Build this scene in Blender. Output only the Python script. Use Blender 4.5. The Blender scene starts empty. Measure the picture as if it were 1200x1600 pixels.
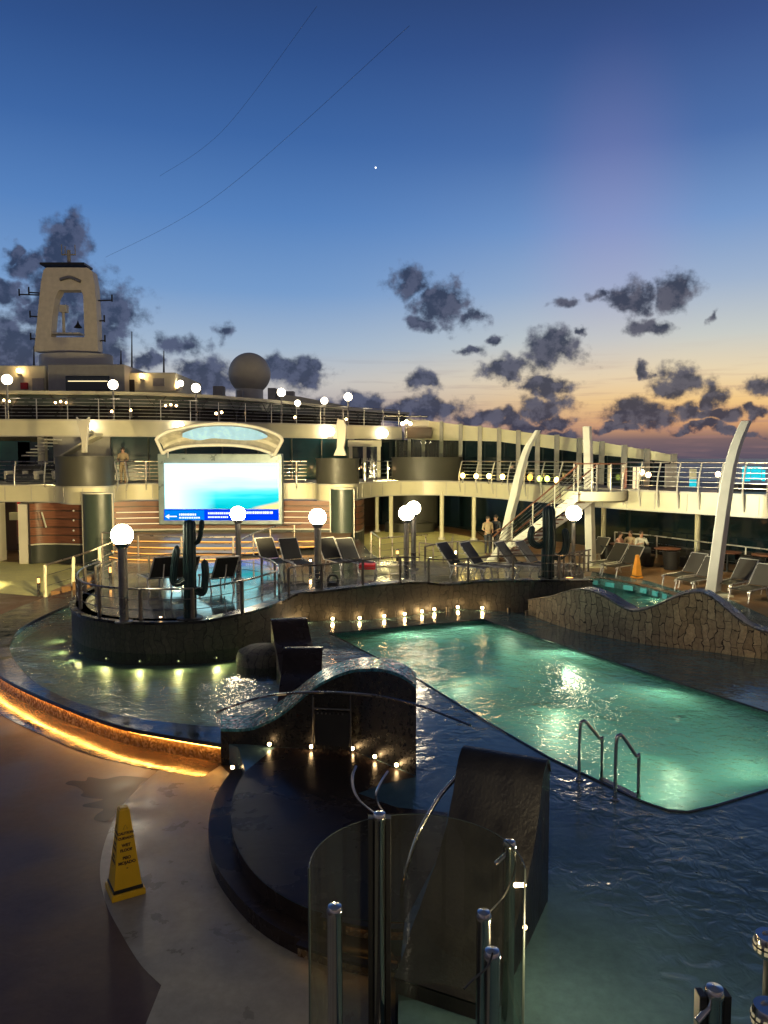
import bpy, bmesh, math, random
from math import sin, cos, tan, atan, atan2, radians, pi, sqrt
from mathutils import Vector, Matrix, noise as mnoise
from mathutils.geometry import tessellate_polygon
random.seed(7)
S = bpy.context.scene
COL = S.collection
# ------------------------------------------------------------------ camera
F = 1190.0; P = atan(84/F); EYE = Vector((0, 0, 4.6))
cam = bpy.data.cameras.new('camera'); camo = bpy.data.objects.new('camera', cam); COL.objects.link(camo)
camo.location = EYE; camo.rotation_euler = (pi/2 - P, 0, 0)
cam.sensor_fit = 'VERTICAL'; cam.sensor_height = 24; cam.lens = F/1600*24
cam.clip_start = 0.05; cam.clip_end = 90000
S.camera = camo
S.render.resolution_x = 768; S.render.resolution_y = 1024
S.view_settings.view_transform = 'Standard'; S.view_settings.look = 'None'
S.view_settings.exposure = 0.0; S.view_settings.gamma = 1
S.cycles.max_bounces = 7; S.cycles.diffuse_bounces = 2; S.cycles.glossy_bounces = 4
S.cycles.transparent_max_bounces = 12; S.cycles.caustics_reflective = False; S.cycles.caustics_refractive = False
S.cycles.sample_clamp_indirect = 2.5; S.cycles.sample_clamp_direct = 0
S.cycles.use_denoising = True
try: S.cycles.use_light_tree = True
except Exception: pass

def ray(px, py):
    x = (px-600)/F; y = (800-py)/F
    return Vector((x, cos(P)+y*sin(P), -sin(P)+y*cos(P)))
def onz(px, py, z):            # a photo pixel read back onto a level floor
    d = ray(px, py); t = (z-EYE.z)/d.z
    return EYE + d*t
def ony(px, py, Y):            # a photo pixel read back onto an upright plane Y metres ahead
    d = ray(px, py); return EYE + d*(Y/d.y)
def zat(py, Y): return EYE.z + Y*tan(atan((800-py)/F)-P)
def xat(px, Y, z=1.0): return (px-600)/F*(Y*cos(P)-(z-EYE.z)*sin(P))
def lin(c):
    return tuple(((v/255)/12.92 if v/255 <= .04045 else ((v/255+.055)/1.055)**2.4) for v in c)

# ------------------------------------------------------------------ sky at dusk
W = bpy.data.worlds.new('World'); S.world = W; W.use_nodes = True
nt = W.node_tree; nt.nodes.clear()
def N(t, **k):
    n = nt.nodes.new(t)
    for a, b in k.items(): setattr(n, a, b)
    return n
def wmath(op, a, b=None, c=None, clamp=False):
    n = N('ShaderNodeMath', operation=op); n.use_clamp = clamp
    for i, v in enumerate((a, b, c)):
        if v is None: continue
        if isinstance(v, (int, float)): n.inputs[i].default_value = v
        else: nt.links.new(v, n.inputs[i])
    return n.outputs[0]
def wmap(v, a, b, c=0, d=1):
    n = N('ShaderNodeMapRange', interpolation_type='SMOOTHSTEP'); nt.links.new(v, n.inputs[0])
    for i, q in enumerate((a, b, c, d)): n.inputs[i+1].default_value = q
    return n.outputs[0]
def wmix(f, a, b):
    n = N('ShaderNodeMix', data_type='RGBA')
    if isinstance(f, (int, float)): n.inputs[0].default_value = f
    else: nt.links.new(f, n.inputs[0])
    for i, v in ((6, a), (7, b)):
        if isinstance(v, tuple): n.inputs[i].default_value = (*v, 1)
        else: nt.links.new(v, n.inputs[i])
    return n.outputs[2]
tc = N('ShaderNodeTexCoord'); sx = N('ShaderNodeSeparateXYZ'); nt.links.new(tc.outputs['Generated'], sx.inputs[0])
AZ = wmath('ARCTAN2', sx.outputs[0], sx.outputs[1]); EL = wmath('ARCSINE', sx.outputs[2])
cb = N('ShaderNodeCombineXYZ'); nt.links.new(AZ, cb.inputs[0]); nt.links.new(EL, cb.inputs[1]); PV = cb.outputs[0]
def wramp(stops):
    n = N('ShaderNodeValToRGB'); r = n.color_ramp
    f = wmath('MULTIPLY_ADD', EL, 180/pi/100, 0.1)
    nt.links.new(f, n.inputs[0])
    while len(r.elements) < len(stops): r.elements.new(0.5)
    for e, (p, c) in zip(r.elements, stops): e.position = p/100+0.1; e.color = (*lin(c), 1)
    return n.outputs[0]
rl = wramp([(-6, (28,32,45)), (0, (104,100,116)), (3.4, (168,160,165)), (5.5, (196,194,192)), (8, (164,184,206)), (12, (118,156,204)), (17, (86,130,190)), (22, (62,103,165)), (27, (48,82,140)), (31, (42,68,118)), (50, (34,48,80)), (85, (20,28,60))])
rr = wramp([(-6, (28,32,45)), (0, (92,84,100)), (1.3, (122,100,102)), (2.3, (214,158,112)), (4.0, (244,202,136)), (5.8, (236,214,174)), (8.5, (200,204,200)), (12, (158,178,206)), (16, (118,152,202)), (21, (78,112,170)), (27, (56,82,138)), (31, (45,66,114)), (50, (34,48,80)), (85, (20,28,60))])
fx = wmap(AZ, radians(-9), radians(22))
sky = wmix(fx, rl, rr)
bk = wmath('MULTIPLY', wmath('SUBTRACT', 1, wmap(sx.outputs[1], -0.6, 0.3)), 0.85)
sky = wmix(bk, sky, lin((92,84,90)))
zn = wmap(EL, radians(34), radians(62)); sky = wmix(wmath('MULTIPLY', zn, .8), sky, lin((62,66,78)))
# pink plume
def pxdir(px, py):
    d = ray(px, py).normalized(); return atan2(d.x, d.y), math.asin(d.z)
def blob(px, py, rx, ry, rot=0):
    a, e = pxdir(px, py); k = cos(a)**2
    n = N('ShaderNodeVectorMath', operation='MULTIPLY_ADD'); nt.links.new(PV, n.inputs[0])
    ix, iy = F/(rx*k*1.12), F/(ry*1.08)
    n.inputs[1].default_value = (ix, iy, 0); n.inputs[2].default_value = (-a*ix, -e*iy, 0)
    m = N('ShaderNodeVectorMath', operation='LENGTH'); nt.links.new(n.outputs[0], m.inputs[0])
    return m.outputs['Value']
pl = wmap(blob(955, 370, 150, 270), 1, 0)
sky = wmix(wmath('MULTIPLY', pl, 0.18), sky, lin((190,150,190)))
# thin streaks low down
ns = N('ShaderNodeTexNoise'); ns.inputs['Scale'].default_value = 9; ns.inputs['Detail'].default_value = 6
mp = N('ShaderNodeMapping'); mp.inputs['Scale'].default_value = (1, 14, 1); nt.links.new(PV, mp.inputs[0]); nt.links.new(mp.outputs[0], ns.inputs[0])
stf = wmath('MULTIPLY', wmap(ns.outputs[0], .5, .68), wmath('MULTIPLY', wmap(EL, radians(9), radians(3)), .34))
sky = wmix(stf, sky, wmix(fx, lin((105,105,125)), lin((165,125,120))))
def wcol(scale, det, off):
    n = N('ShaderNodeTexNoise'); n.inputs['Scale'].default_value = scale; n.inputs['Detail'].default_value = det; m = N('ShaderNodeMapping'); m.inputs['Location'].default_value = off
    nt.links.new(PV, m.inputs[0]); nt.links.new(m.outputs[0], n.inputs[0]); return n.outputs['Color']
def vadd(base, col, amp):
    s_ = N('ShaderNodeVectorMath', operation='SUBTRACT'); nt.links.new(col, s_.inputs[0]); s_.inputs[1].default_value = (.5, .5, .5)
    a_ = N('ShaderNodeVectorMath', operation='MULTIPLY_ADD'); nt.links.new(s_.outputs[0], a_.inputs[0]); a_.inputs[1].default_value = (amp*.7, amp*.5, 0); nt.links.new(base, a_.inputs[2]); return a_.outputs[0]
PV0 = PV; PV = vadd(vadd(PV0, wcol(17, 2, (5, 2, 1)), .10), wcol(48, 5, (1, 7, 2)), .045)
BL = [(125,372,26,26),(95,402,34,36),(45,412,32,22),(12,392,16,14),(100,455,58,52),(178,482,44,36),(150,530,60,42),(22,530,46,38),(8,455,30,14),(60,470,30,30),(15,575,60,25),
 (230,568,22,12),(330,592,60,26),(440,578,45,20),(468,592,40,26),(296,580,26,16),(497,577,18,8),(572,628,32,20),(545,645,60,16),(660,597,26,17),(690,632,40,16),(636,640,60,15),(760,648,66,13),
 (648,438,36,24),(692,470,40,32),(768,527,14,11),(800,574,44,18),(855,550,46,28),(907,527,14,7),(848,600,36,13),(850,632,38,20),(870,652,35,11),(812,658,60,10),
 (985,472,34,20),(1052,458,30,28),(1020,520,34,13),(1060,597,42,18),(1010,580,15,9),(1000,642,48,26),(1070,642,26,16),(1112,618,24,26),(1112,650,34,9),(1192,612,28,16),(880,676,30,11),(1082,670,40,8),(960,670,40,8),(1150,676,50,7),(1170,650,20,8)]
WK = [(285,545,40,22),(345,515,24,24),(655,502,26,18),(740,545,30,9),(880,478,32,11),(950,465,30,8),(1118,490,12,12),(735,495,28,18)]
L = None
for b in BL:
    v = blob(*b); L = v if L is None else wmath('MINIMUM', L, v)
for b in WK:
    L = wmath('MINIMUM', L, wmath('ADD', blob(*b), .33))
PV = PV0
def wnoise(scale, det, rough, off=(0, 0, 0), sy=1.35):
    n = N('ShaderNodeTexNoise'); n.inputs['Scale'].default_value = scale; n.inputs['Detail'].default_value = det; n.inputs['Roughness'].default_value = rough
    m = N('ShaderNodeMapping'); m.inputs['Scale'].default_value = (1, sy, 1); m.inputs['Location'].default_value = off
    nt.links.new(PV, m.inputs[0]); nt.links.new(m.outputs[0], n.inputs[0]); return n.outputs[0]
nz = wnoise(30, 10, .62, (0,0,0), 1.05); nz2 = wnoise(30, 10, .62, (.009, -.008, 0), 1.05); nz3 = wnoise(12, 4, .5, (3, 1, 0))
fld = wmath('ADD', wmath('SUBTRACT', 1.0, L), wmath('MULTIPLY', wmath('SUBTRACT', nz, .5), 1.7)); nf_ = wnoise(95, 6, .6, (1, 2, 0), 1.0); fld = wmath('ADD', fld, wmath('MULTIPLY', wmath('SUBTRACT', nf_, .5), .8)); fld = wmath('ADD', fld, .22)
alpha = wmap(fld, -.05, .65)
lit = wmap(wmath('SUBTRACT', nz, nz2), -.07, .10)
core = wmap(fld, .1, 1.3)
cl = wmix(lit, lin((42,52,78)), lin((80,88,116))); cr = wmix(lit, lin((48,55,74)), lin((92,92,106)))
rimw = wmath('MULTIPLY', wmap(EL, radians(6.5), radians(2)), wmap(AZ, radians(5), radians(16))); cr = wmix(wmath('MULTIPLY', wmath('MULTIPLY', rimw, .6), wmap(fld, .5, .1)), cr, lin((214,150,110)))
cc = wmix(fx, cl, cr)
cc = wmix(wmath('MULTIPLY', core, .35), cc, wmix(fx, lin((62,74,102)), lin((58,62,82))))
low = wmap(EL, radians(2.2), radians(.3))
cc = wmix(wmath('MULTIPLY', low, .7), cc, lin((98,86,100)))
sky = wmix(wmath('MULTIPLY', alpha, .95), sky, cc)
bg = N('ShaderNodeBackground'); nt.links.new(sky, bg.inputs[0]); bg.inputs[1].default_value = 1.0
wo = N('ShaderNodeOutputWorld'); nt.links.new(bg.outputs[0], wo.inputs[0])
W.cycles.sampling_method = 'MANUAL'; W.cycles.sample_map_resolution = 512

# ------------------------------------------------------------------ materials
M = {}
def mat(name, col, rough=.5, metal=0, var=.15, vs=3.0, bump=0, bs=20, rv=0.1, coat=0, spec=.5, em=None, es=0, stretch=None, alpha=1):
    m = bpy.data.materials.new(name); m.use_nodes = True; t = m.node_tree; b = t.nodes['Principled BSDF']
    tcn = t.nodes.new('ShaderNodeTexCoord'); mpn = t.nodes.new('ShaderNodeMapping'); t.links.new(tcn.outputs['Object'], mpn.inputs[0])
    if stretch: mpn.inputs['Scale'].default_value = stretch
    n = t.nodes.new('ShaderNodeTexNoise'); n.inputs['Scale'].default_value = vs; n.inputs['Detail'].default_value = 6; t.links.new(mpn.outputs[0], n.inputs[0])
    r = t.nodes.new('ShaderNodeMapRange'); r.inputs[1].default_value = .3; r.inputs[2].default_value = .7; r.inputs[3].default_value = 1-var; r.inputs[4].default_value = 1+var; t.links.new(n.outputs[0], r.inputs[0])
    mx = t.nodes.new('ShaderNodeVectorMath'); mx.operation = 'SCALE'; mx.inputs[0].default_value = col; t.links.new(r.outputs[0], mx.inputs['Scale'])
    t.links.new(mx.outputs[0], b.inputs['Base Color'])
    r2 = t.nodes.new('ShaderNodeMapRange'); r2.inputs[1].default_value = .3; r2.inputs[2].default_value = .7; r2.inputs[3].default_value = max(.02, rough-rv); r2.inputs[4].default_value = min(1, rough+rv); t.links.new(n.outputs[0], r2.inputs[0])
    t.links.new(r2.outputs[0], b.inputs['Roughness'])
    b.inputs['Metallic'].default_value = metal; b.inputs['Specular IOR Level'].default_value = spec; b.inputs['Coat Weight'].default_value = coat
    if bump:
        n2 = t.nodes.new('ShaderNodeTexNoise'); n2.inputs['Scale'].default_value = bs; n2.inputs['Detail'].default_value = 4; t.links.new(mpn.outputs[0], n2.inputs[0])
        bp = t.nodes.new('ShaderNodeBump'); bp.inputs['Strength'].default_value = bump; bp.inputs['Distance'].default_value = .02; t.links.new(n2.outputs[0], bp.inputs['Height']); t.links.new(bp.outputs[0], b.inputs['Normal'])
    if em: b.inputs['Emission Color'].default_value = (*em, 1); b.inputs['Emission Strength'].default_value = es
    b.inputs['Alpha'].default_value = alpha
    M[name] = m; return m
def emis(name, col, s):
    m = bpy.data.materials.new(name); m.use_nodes = True; t = m.node_tree; t.nodes.clear()
    e = t.nodes.new('ShaderNodeEmission'); e.inputs[0].default_value = (*col, 1); e.inputs[1].default_value = s
    o = t.nodes.new('ShaderNodeOutputMaterial'); t.links.new(e.outputs[0], o.inputs[0]); M[name] = m; return m
def glass(name, tint, rough=.0, refl=1.0, ior=1.45, bump=0, bs=6, milk=None):
    m = bpy.data.materials.new(name); m.use_nodes = True; t = m.node_tree; t.nodes.clear()
    tr = t.nodes.new('ShaderNodeBsdfTransparent'); tr.inputs[0].default_value = (*tint, 1)
    g = t.nodes.new('ShaderNodeBsdfGlossy'); g.inputs['Roughness'].default_value = rough; g.inputs[0].default_value = (refl, refl, refl, 1)
    lw = t.nodes.new('ShaderNodeLayerWeight'); pw = t.nodes.new('ShaderNodeMath'); pw.operation = 'POWER'; pw.inputs[1].default_value = 4.5; t.links.new(lw.outputs['Facing'], pw.inputs[0])
    f0 = ((ior-1)/(ior+1))**2*(1 if bump else 1.6); ma = t.nodes.new('ShaderNodeMath'); ma.operation = 'MULTIPLY_ADD'; t.links.new(pw.outputs[0], ma.inputs[0]); ma.inputs[1].default_value = 1-f0; ma.inputs[2].default_value = f0
    mx = t.nodes.new('ShaderNodeMixShader'); o = t.nodes.new('ShaderNodeOutputMaterial')
    t.links.new(ma.outputs[0], mx.inputs[0]); t.links.new(tr.outputs[0], mx.inputs[1]); t.links.new(g.outputs[0], mx.inputs[2]); t.links.new(mx.outputs[0], o.inputs[0])
    if bump:
        tcn = t.nodes.new('ShaderNodeTexCoord')
        n1 = t.nodes.new('ShaderNodeTexNoise'); n1.inputs['Scale'].default_value = bs; n1.inputs['Detail'].default_value = 3; n1.inputs['Distortion'].default_value = .6; t.links.new(tcn.outputs['Object'], n1.inputs[0])
        n2 = t.nodes.new('ShaderNodeTexNoise'); n2.inputs['Scale'].default_value = bs*.28; n2.inputs['Detail'].default_value = 1; t.links.new(tcn.outputs['Object'], n2.inputs[0])
        n3 = t.nodes.new('ShaderNodeTexNoise'); n3.inputs['Scale'].default_value = .35; t.links.new(tcn.outputs['Object'], n3.inputs[0])
        a = t.nodes.new('ShaderNodeMath'); a.operation = 'MULTIPLY_ADD'; t.links.new(n2.outputs[0], a.inputs[0]); a.inputs[1].default_value = 1.6; t.links.new(n1.outputs[0], a.inputs[2])
        k = t.nodes.new('ShaderNodeMapRange'); k.inputs[1].default_value = .38; k.inputs[2].default_value = .62; k.inputs[3].default_value = bump*.35; k.inputs[4].default_value = bump; t.links.new(n3.outputs[0], k.inputs[0])
        bp = t.nodes.new('ShaderNodeBump'); bp.inputs['Distance'].default_value = .05; t.links.new(k.outputs[0], bp.inputs['Strength']); t.links.new(a.outputs[0], bp.inputs['Height'])
        t.links.new(bp.outputs[0], g.inputs['Normal']); t.links.new(bp.outputs[0], lw.inputs['Normal'])
    if not bump:
        df = t.nodes.new('ShaderNodeBsdfDiffuse'); df.inputs[0].default_value = (.35, .35, .30, 1); tl = t.nodes.new('ShaderNodeMixShader'); tl.inputs[0].default_value = .06
        t.links.new(mx.outputs[0], tl.inputs[1]); t.links.new(df.outputs[0], tl.inputs[2]); t.links.new(tl.outputs[0], o.inputs[0])
    elif milk:
        tr2 = t.nodes.new('ShaderNodeBsdfTranslucent'); tr2.inputs[0].default_value = (*milk, 1); m2 = t.nodes.new('ShaderNodeMixShader'); m2.inputs[0].default_value = .5
        t.links.new(tr.outputs[0], m2.inputs[1]); t.links.new(tr2.outputs[0], m2.inputs[2]); t.links.new(m2.outputs[0], mx.inputs[1])
    M[name] = m; return m
def cells(name, cols, scale, stretch=(1, 1, 1), joint=.06, jcol=(.02, .018, .015), rough=.5, bump=.5, rv=.15, gl=0):
    """irregular blocks or mosaic: cell colours, dark joints"""
    m = bpy.data.materials.new(name); m.use_nodes = True; t = m.node_tree; b = t.nodes['Principled BSDF']
    tcn = t.nodes.new('ShaderNodeTexCoord'); mpn = t.nodes.new('ShaderNodeMapping'); mpn.inputs['Scale'].default_value = stretch; t.links.new(tcn.outputs['Object'], mpn.inputs[0])
    wn = t.nodes.new('ShaderNodeTexNoise'); wn.inputs['Scale'].default_value = 2.2; t.links.new(mpn.outputs[0], wn.inputs[0])
    ad = t.nodes.new('ShaderNodeVectorMath'); ad.operation = 'MULTIPLY_ADD'; t.links.new(wn.outputs['Color'], ad.inputs[0]); ad.inputs[1].default_value = (.35, .35, .35); t.links.new(mpn.outputs[0], ad.inputs[2])
    v = t.nodes.new('ShaderNodeTexVoronoi'); v.inputs['Scale'].default_value = scale; t.links.new(ad.outputs[0], v.inputs[0])
    e = t.nodes.new('ShaderNodeTexVoronoi'); e.feature = 'DISTANCE_TO_EDGE'; e.inputs['Scale'].default_value = scale; t.links.new(ad.outputs[0], e.inputs[0])
    sp = t.nodes.new('ShaderNodeSeparateColor'); t.links.new(v.outputs['Color'], sp.inputs[0])
    cr = t.nodes.new('ShaderNodeValToRGB'); cr.color_ramp.interpolation = 'LINEAR'
    while len(cr.color_ramp.elements) < len(cols): cr.color_ramp.elements.new(.5)
    for i, (el, c) in enumerate(zip(cr.color_ramp.elements, cols)): el.position = i/max(1, len(cols)-1); el.color = (*c, 1)
    t.links.new(sp.outputs[0], cr.inputs[0])
    n2 = t.nodes.new('ShaderNodeTexNoise'); n2.inputs['Scale'].default_value = 14; n2.inputs['Detail'].default_value = 8; t.links.new(tcn.outputs['Object'], n2.inputs[0])
    r = t.nodes.new('ShaderNodeMapRange'); r.inputs[1].default_value = .25; r.inputs[2].default_value = .75; r.inputs[3].default_value = .6; r.inputs[4].default_value = 1.35; t.links.new(n2.outputs[0], r.inputs[0])
    sc = t.nodes.new('ShaderNodeVectorMath'); sc.operation = 'SCALE'; t.links.new(cr.outputs[0], sc.inputs[0]); t.links.new(r.outputs[0], sc.inputs['Scale'])
    st = t.nodes.new('ShaderNodeMapRange'); st.interpolation_type = 'SMOOTHSTEP'; st.inputs[1].default_value = 0; st.inputs[2].default_value = joint; t.links.new(e.outputs[0], st.inputs[0])
    mx = t.nodes.new('ShaderNodeMix'); mx.data_type = 'RGBA'; mx.inputs[6].default_value = (*jcol, 1); t.links.new(st.outputs[0], mx.inputs[0]); t.links.new(sc.outputs[0], mx.inputs[7]); t.links.new(mx.outputs[2], b.inputs['Base Color'])
    r2 = t.nodes.new('ShaderNodeMapRange'); r2.inputs[3].default_value = max(.04, rough-rv); r2.inputs[4].default_value = rough+rv; t.links.new(sp.outputs[1], r2.inputs[0]); t.links.new(r2.outputs[0], b.inputs['Roughness'])
    hh = t.nodes.new('ShaderNodeMath'); hh.operation = 'MULTIPLY_ADD'; t.links.new(n2.outputs[0], hh.inputs[0]); hh.inputs[1].default_value = .5; t.links.new(st.outputs[0], hh.inputs[2])
    bp = t.nodes.new('ShaderNodeBump'); bp.inputs['Strength'].default_value = bump; bp.inputs['Distance'].default_value = .02; t.links.new(hh.outputs[0], bp.inputs['Height']); t.links.new(bp.outputs[0], b.inputs['Normal'])
    M[name] = m; return m
def wet(name, col, rough, bump, bs, var=.3, vs=.8, rv=.08, planks=None, spec=.5, puddle=0, ripple_mask=True):
    """a wet floor: ripples or brushed wear, patchy gloss"""
    m = bpy.data.materials.new(name); m.use_nodes = True; t = m.node_tree; b = t.nodes['Principled BSDF']
    def nd(ty, **k):
        n = t.nodes.new(ty)
        for a, q in k.items(): setattr(n, a, q)
        return n
    tcn = nd('ShaderNodeTexCoord')
    def nz(s, d=5, dist=0, rg=.5):
        n = nd('ShaderNodeTexNoise'); n.inputs['Scale'].default_value = s; n.inputs['Detail'].default_value = d; n.inputs['Distortion'].default_value = dist; n.inputs['Roughness'].default_value = rg
        t.links.new(tcn.outputs['Object'], n.inputs[0]); return n.outputs[0]
    def mr(v, a, b_, c, d, sm=False):
        n = nd('ShaderNodeMapRange'); n.interpolation_type = 'SMOOTHSTEP' if sm else 'LINEAR'
        t.links.new(v, n.inputs[0])
        for i, q in enumerate((a, b_, c, d)): n.inputs[i+1].default_value = q
        return n.outputs[0]
    big = nz(vs, 6, .3, .6); fine = nz(9, 6, 0, .7)
    f1 = mr(big, .3, .7, 1-var, 1+var); f2 = mr(fine, .3, .7, .88, 1.12)
    mm = nd('ShaderNodeMath', operation='MULTIPLY'); t.links.new(f1, mm.inputs[0]); t.links.new(f2, mm.inputs[1])
    fac = mm.outputs[0]
    if planks:
        wv = nd('ShaderNodeTexWave', wave_type='BANDS', bands_direction='X' if planks[1] == 'X' else 'Y', wave_profile='SAW'); wv.inputs['Scale'].default_value = planks[0]
        t.links.new(tcn.outputs['Object'], wv.inputs[0]); g = mr(wv.outputs[1], 0, .07, .35, 1, True)
        m2 = nd('ShaderNodeMath', operation='MULTIPLY'); t.links.new(fac, m2.inputs[0]); t.links.new(g, m2.inputs[1]); fac = m2.outputs[0]
    sc = nd('ShaderNodeVectorMath', operation='SCALE'); sc.inputs[0].default_value = col; t.links.new(fac, sc.inputs['Scale']); t.links.new(sc.outputs[0], b.inputs['Base Color'])
    ro = mr(big, .35, .65, rough-rv, rough+rv, True)
    t.links.new(ro, b.inputs['Roughness'])
    b.inputs['Specular IOR Level'].default_value = spec
    rp = nz(bs, 3, .8); rp2 = nz(bs*.3, 2, .4)
    a = nd('ShaderNodeMath', operation='MULTIPLY_ADD'); t.links.new(rp2, a.inputs[0]); a.inputs[1].default_value = 1.5; t.links.new(rp, a.inputs[2])
    bp = nd('ShaderNodeBump'); bp.inputs['Distance'].default_value = .03
    if ripple_mask: t.links.new(mr(nz(.45, 2), .4, .62, bump*.15, bump, True), bp.inputs['Strength'])
    else: bp.inputs['Strength'].default_value = bump
    t.links.new(a.outputs[0], bp.inputs['Height']); t.links.new(bp.outputs[0], b.inputs['Normal'])
    M[name] = m; return m

wet('deck_brown', (.090, .053, .030), .38, .10, 6, planks=None, var=.34, vs=.9, rv=.10, spec=.30)
wet('wet_strip', (.085, .05, .03), .13, .10, 5, var=.2, vs=1.2, rv=.05, spec=.6, ripple_mask=False)
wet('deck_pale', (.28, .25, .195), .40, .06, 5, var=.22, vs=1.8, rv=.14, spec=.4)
wet('deck_dark', (.05, .05, .052), .22, .10, 6, var=.2)
wet('deck_lit_yellow', (.60, .57, .25), .5, .03, 5, var=.12, vs=2, rv=.05, spec=.3)  # pale deck paint with the lamps' yellow light put into its colour
wet('teak', (.22, .12, .055), .38, .05, 8, planks=(5, 'Y'), var=.25)
wet('teak_wet', (.13, .065, .03), .2, .08, 5, planks=(5, 'Y'), var=.3)
wet('blue_deck', (.070, .130, .140), .14, .85, 4.6, var=.35, vs=.6, rv=.06, spec=.5)
wet('plat_floor', (.07, .075, .08), .13, .06, 4, var=.3, rv=.06, spec=.8)
wet('navy_step', (.030, .021, .017), .26, .12, 6, var=.35, spec=.12)
cells('stone_dark', [(.007, .0065, .006), (.014, .012, .010), (.010, .009, .008)], 11, (1, 1, 1), .03, (.01, .009, .008), .45)
def blocks(name, c1, c2, jc, w, h, rough=.55, bump=.8):
    m = bpy.data.materials.new(name); m.use_nodes = True; t = m.node_tree; b = t.nodes['Principled BSDF']
    def nd(ty, **k):
        n = t.nodes.new(ty)
        for a, q in k.items(): setattr(n, a, q)
        return n
    tcn = nd('ShaderNodeTexCoord'); sp = nd('ShaderNodeSeparateXYZ'); t.links.new(tcn.outputs['Object'], sp.inputs[0])
    wn = nd('ShaderNodeTexNoise'); wn.inputs['Scale'].default_value = 2.6; wn.inputs['Detail'].default_value = 3; t.links.new(tcn.outputs['Object'], wn.inputs[0])
    ws = nd('ShaderNodeSeparateColor'); t.links.new(wn.outputs['Color'], ws.inputs[0])
    def mm(op, a, b_, c=None):
        n = nd('ShaderNodeMath', operation=op)
        for i_, v in enumerate((a, b_, c)):
            if v is None: continue
            if isinstance(v, (int, float)): n.inputs[i_].default_value = v
            else: t.links.new(v, n.inputs[i_])
        return n.outputs[0]
    u = mm('MULTIPLY_ADD', sp.outputs[1], -.55, sp.outputs[0]); u = mm('MULTIPLY_ADD', ws.outputs[0], .34, u); z = mm('MULTIPLY_ADD', ws.outputs[1], .45, sp.outputs[2])
    cb_ = nd('ShaderNodeCombineXYZ'); t.links.new(z, cb_.inputs[0]); t.links.new(u, cb_.inputs[1])
    br = nd('ShaderNodeTexBrick'); t.links.new(cb_.outputs[0], br.inputs[0]); br.offset = .37; br.inputs['Scale'].default_value = 1; br.inputs['Brick Width'].default_value = h; br.inputs['Row Height'].default_value = w
    br.inputs['Mortar Size'].default_value = .012; br.inputs['Mortar Smooth'].default_value = .6; br.inputs['Color1'].default_value = (*c1, 1); br.inputs['Color2'].default_value = (*c2, 1); br.inputs['Mortar'].default_value = (*jc, 1)
    n2 = nd('ShaderNodeTexNoise'); n2.inputs['Scale'].default_value = 11; n2.inputs['Detail'].default_value = 8; n2.inputs['Roughness'].default_value = .7; t.links.new(tcn.outputs['Object'], n2.inputs[0])
    r = nd('ShaderNodeMapRange'); r.inputs[1].default_value = .25; r.inputs[2].default_value = .75; r.inputs[3].default_value = .5; r.inputs[4].default_value = 1.5; t.links.new(n2.outputs[0], r.inputs[0])
    sc = nd('ShaderNodeVectorMath', operation='SCALE'); t.links.new(br.outputs[0], sc.inputs[0]); t.links.new(r.outputs[0], sc.inputs['Scale']); t.links.new(sc.outputs[0], b.inputs['Base Color']); b.inputs['Roughness'].default_value = rough
    hh = mm('MULTIPLY_ADD', n2.outputs[0], .6, mm('SUBTRACT', 1, br.outputs[1])); bp = nd('ShaderNodeBump'); bp.inputs['Strength'].default_value = bump; bp.inputs['Distance'].default_value = .03; t.links.new(hh, bp.inputs['Height']); t.links.new(bp.outputs[0], b.inputs['Normal'])
    M[name] = m
blocks('stone_wall', (.36, .31, .20), (.20, .17, .11), (.012, .010, .007), .17, .42)
blocks('stone_band', (.075, .068, .05), (.052, .047, .035), (.02, .018, .014), .15, .5, bump=.5)
cells('stone_cap', [(.07, .07, .072), (.12, .12, .12)], 6, (1, 1, 1), .05, (.02, .02, .02), .35, .4)
cells('mosaic_orange', [(.13, .07, .03), (.20, .12, .05), (.09, .05, .025), (.34, .24, .13)], 30, (1, 1, 1), .05, (.05, .03, .015), .22, .25)
cells('mosaic_cyan', [(.02, .10, .13), (.04, .20, .25), (.08, .30, .34), (.02, .08, .11)], 26, (1, 1, 1), .05, (.01, .02, .03), .16, .5)
cells('mosaic_black', [(.006, .0055, .005), (.012, .011, .010), (.008, .007, .006)], 30, (1, 1, 1), .05, (.006, .006, .006), .35, .2)
cells('pool_tile', [(.16, .42, .34), (.20, .48, .40), (.18, .45, .37)], 14, (1, 1, 1), .03, (.12, .32, .27), .5, .1)
cells('tub_tile', [(.05, .20, .22), (.10, .32, .34), (.03, .12, .14)], 5, (1, 1, 1), .05, (.02, .06, .07), .4, .1)
mat('slab_dark', (.011, .010, .009), .42, var=.4, vs=5, bump=.35, bs=34, stretch=(1, 1, .35))
mat('coping', (.055, .036, .026), .3, bump=.15, bs=14, var=.3)
mat('coping_blk', (.012, .012, .013), .28, var=.3)
mat('coping_wet', (.035, .037, .042), .14, bump=.12, bs=7, var=.3, spec=.8)
mat('white_paint', (.74, .72, .64), .38, var=.06, bump=.02)
mat('cream', (.64, .60, .42), .42, var=.07, vs=1.2)
mat('cream2', (.50, .47, .40), .45, var=.08, vs=1.0)
mat('grey_wall', (.30, .29, .27), .5, var=.1)
mat('mast', (.62, .56, .45), .5, var=.1)
mat('wood', (.17, .065, .035), .42, var=.28, vs=4, stretch=(.35, 1, 6), bump=.1)
mat('wood_dark', (.05, .028, .02), .5)
mat('green_panel', (.035, .05, .042), .38, var=.12)
mat('drum', (.040, .039, .030), .5, var=.12)
mat('plinth', (.025, .03, .026), .5)
mat('chrome', (.62, .60, .57), .16, 1, var=.08, rv=.05)
mat('steel', (.26, .25, .23), .3, 1, var=.1)
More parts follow.
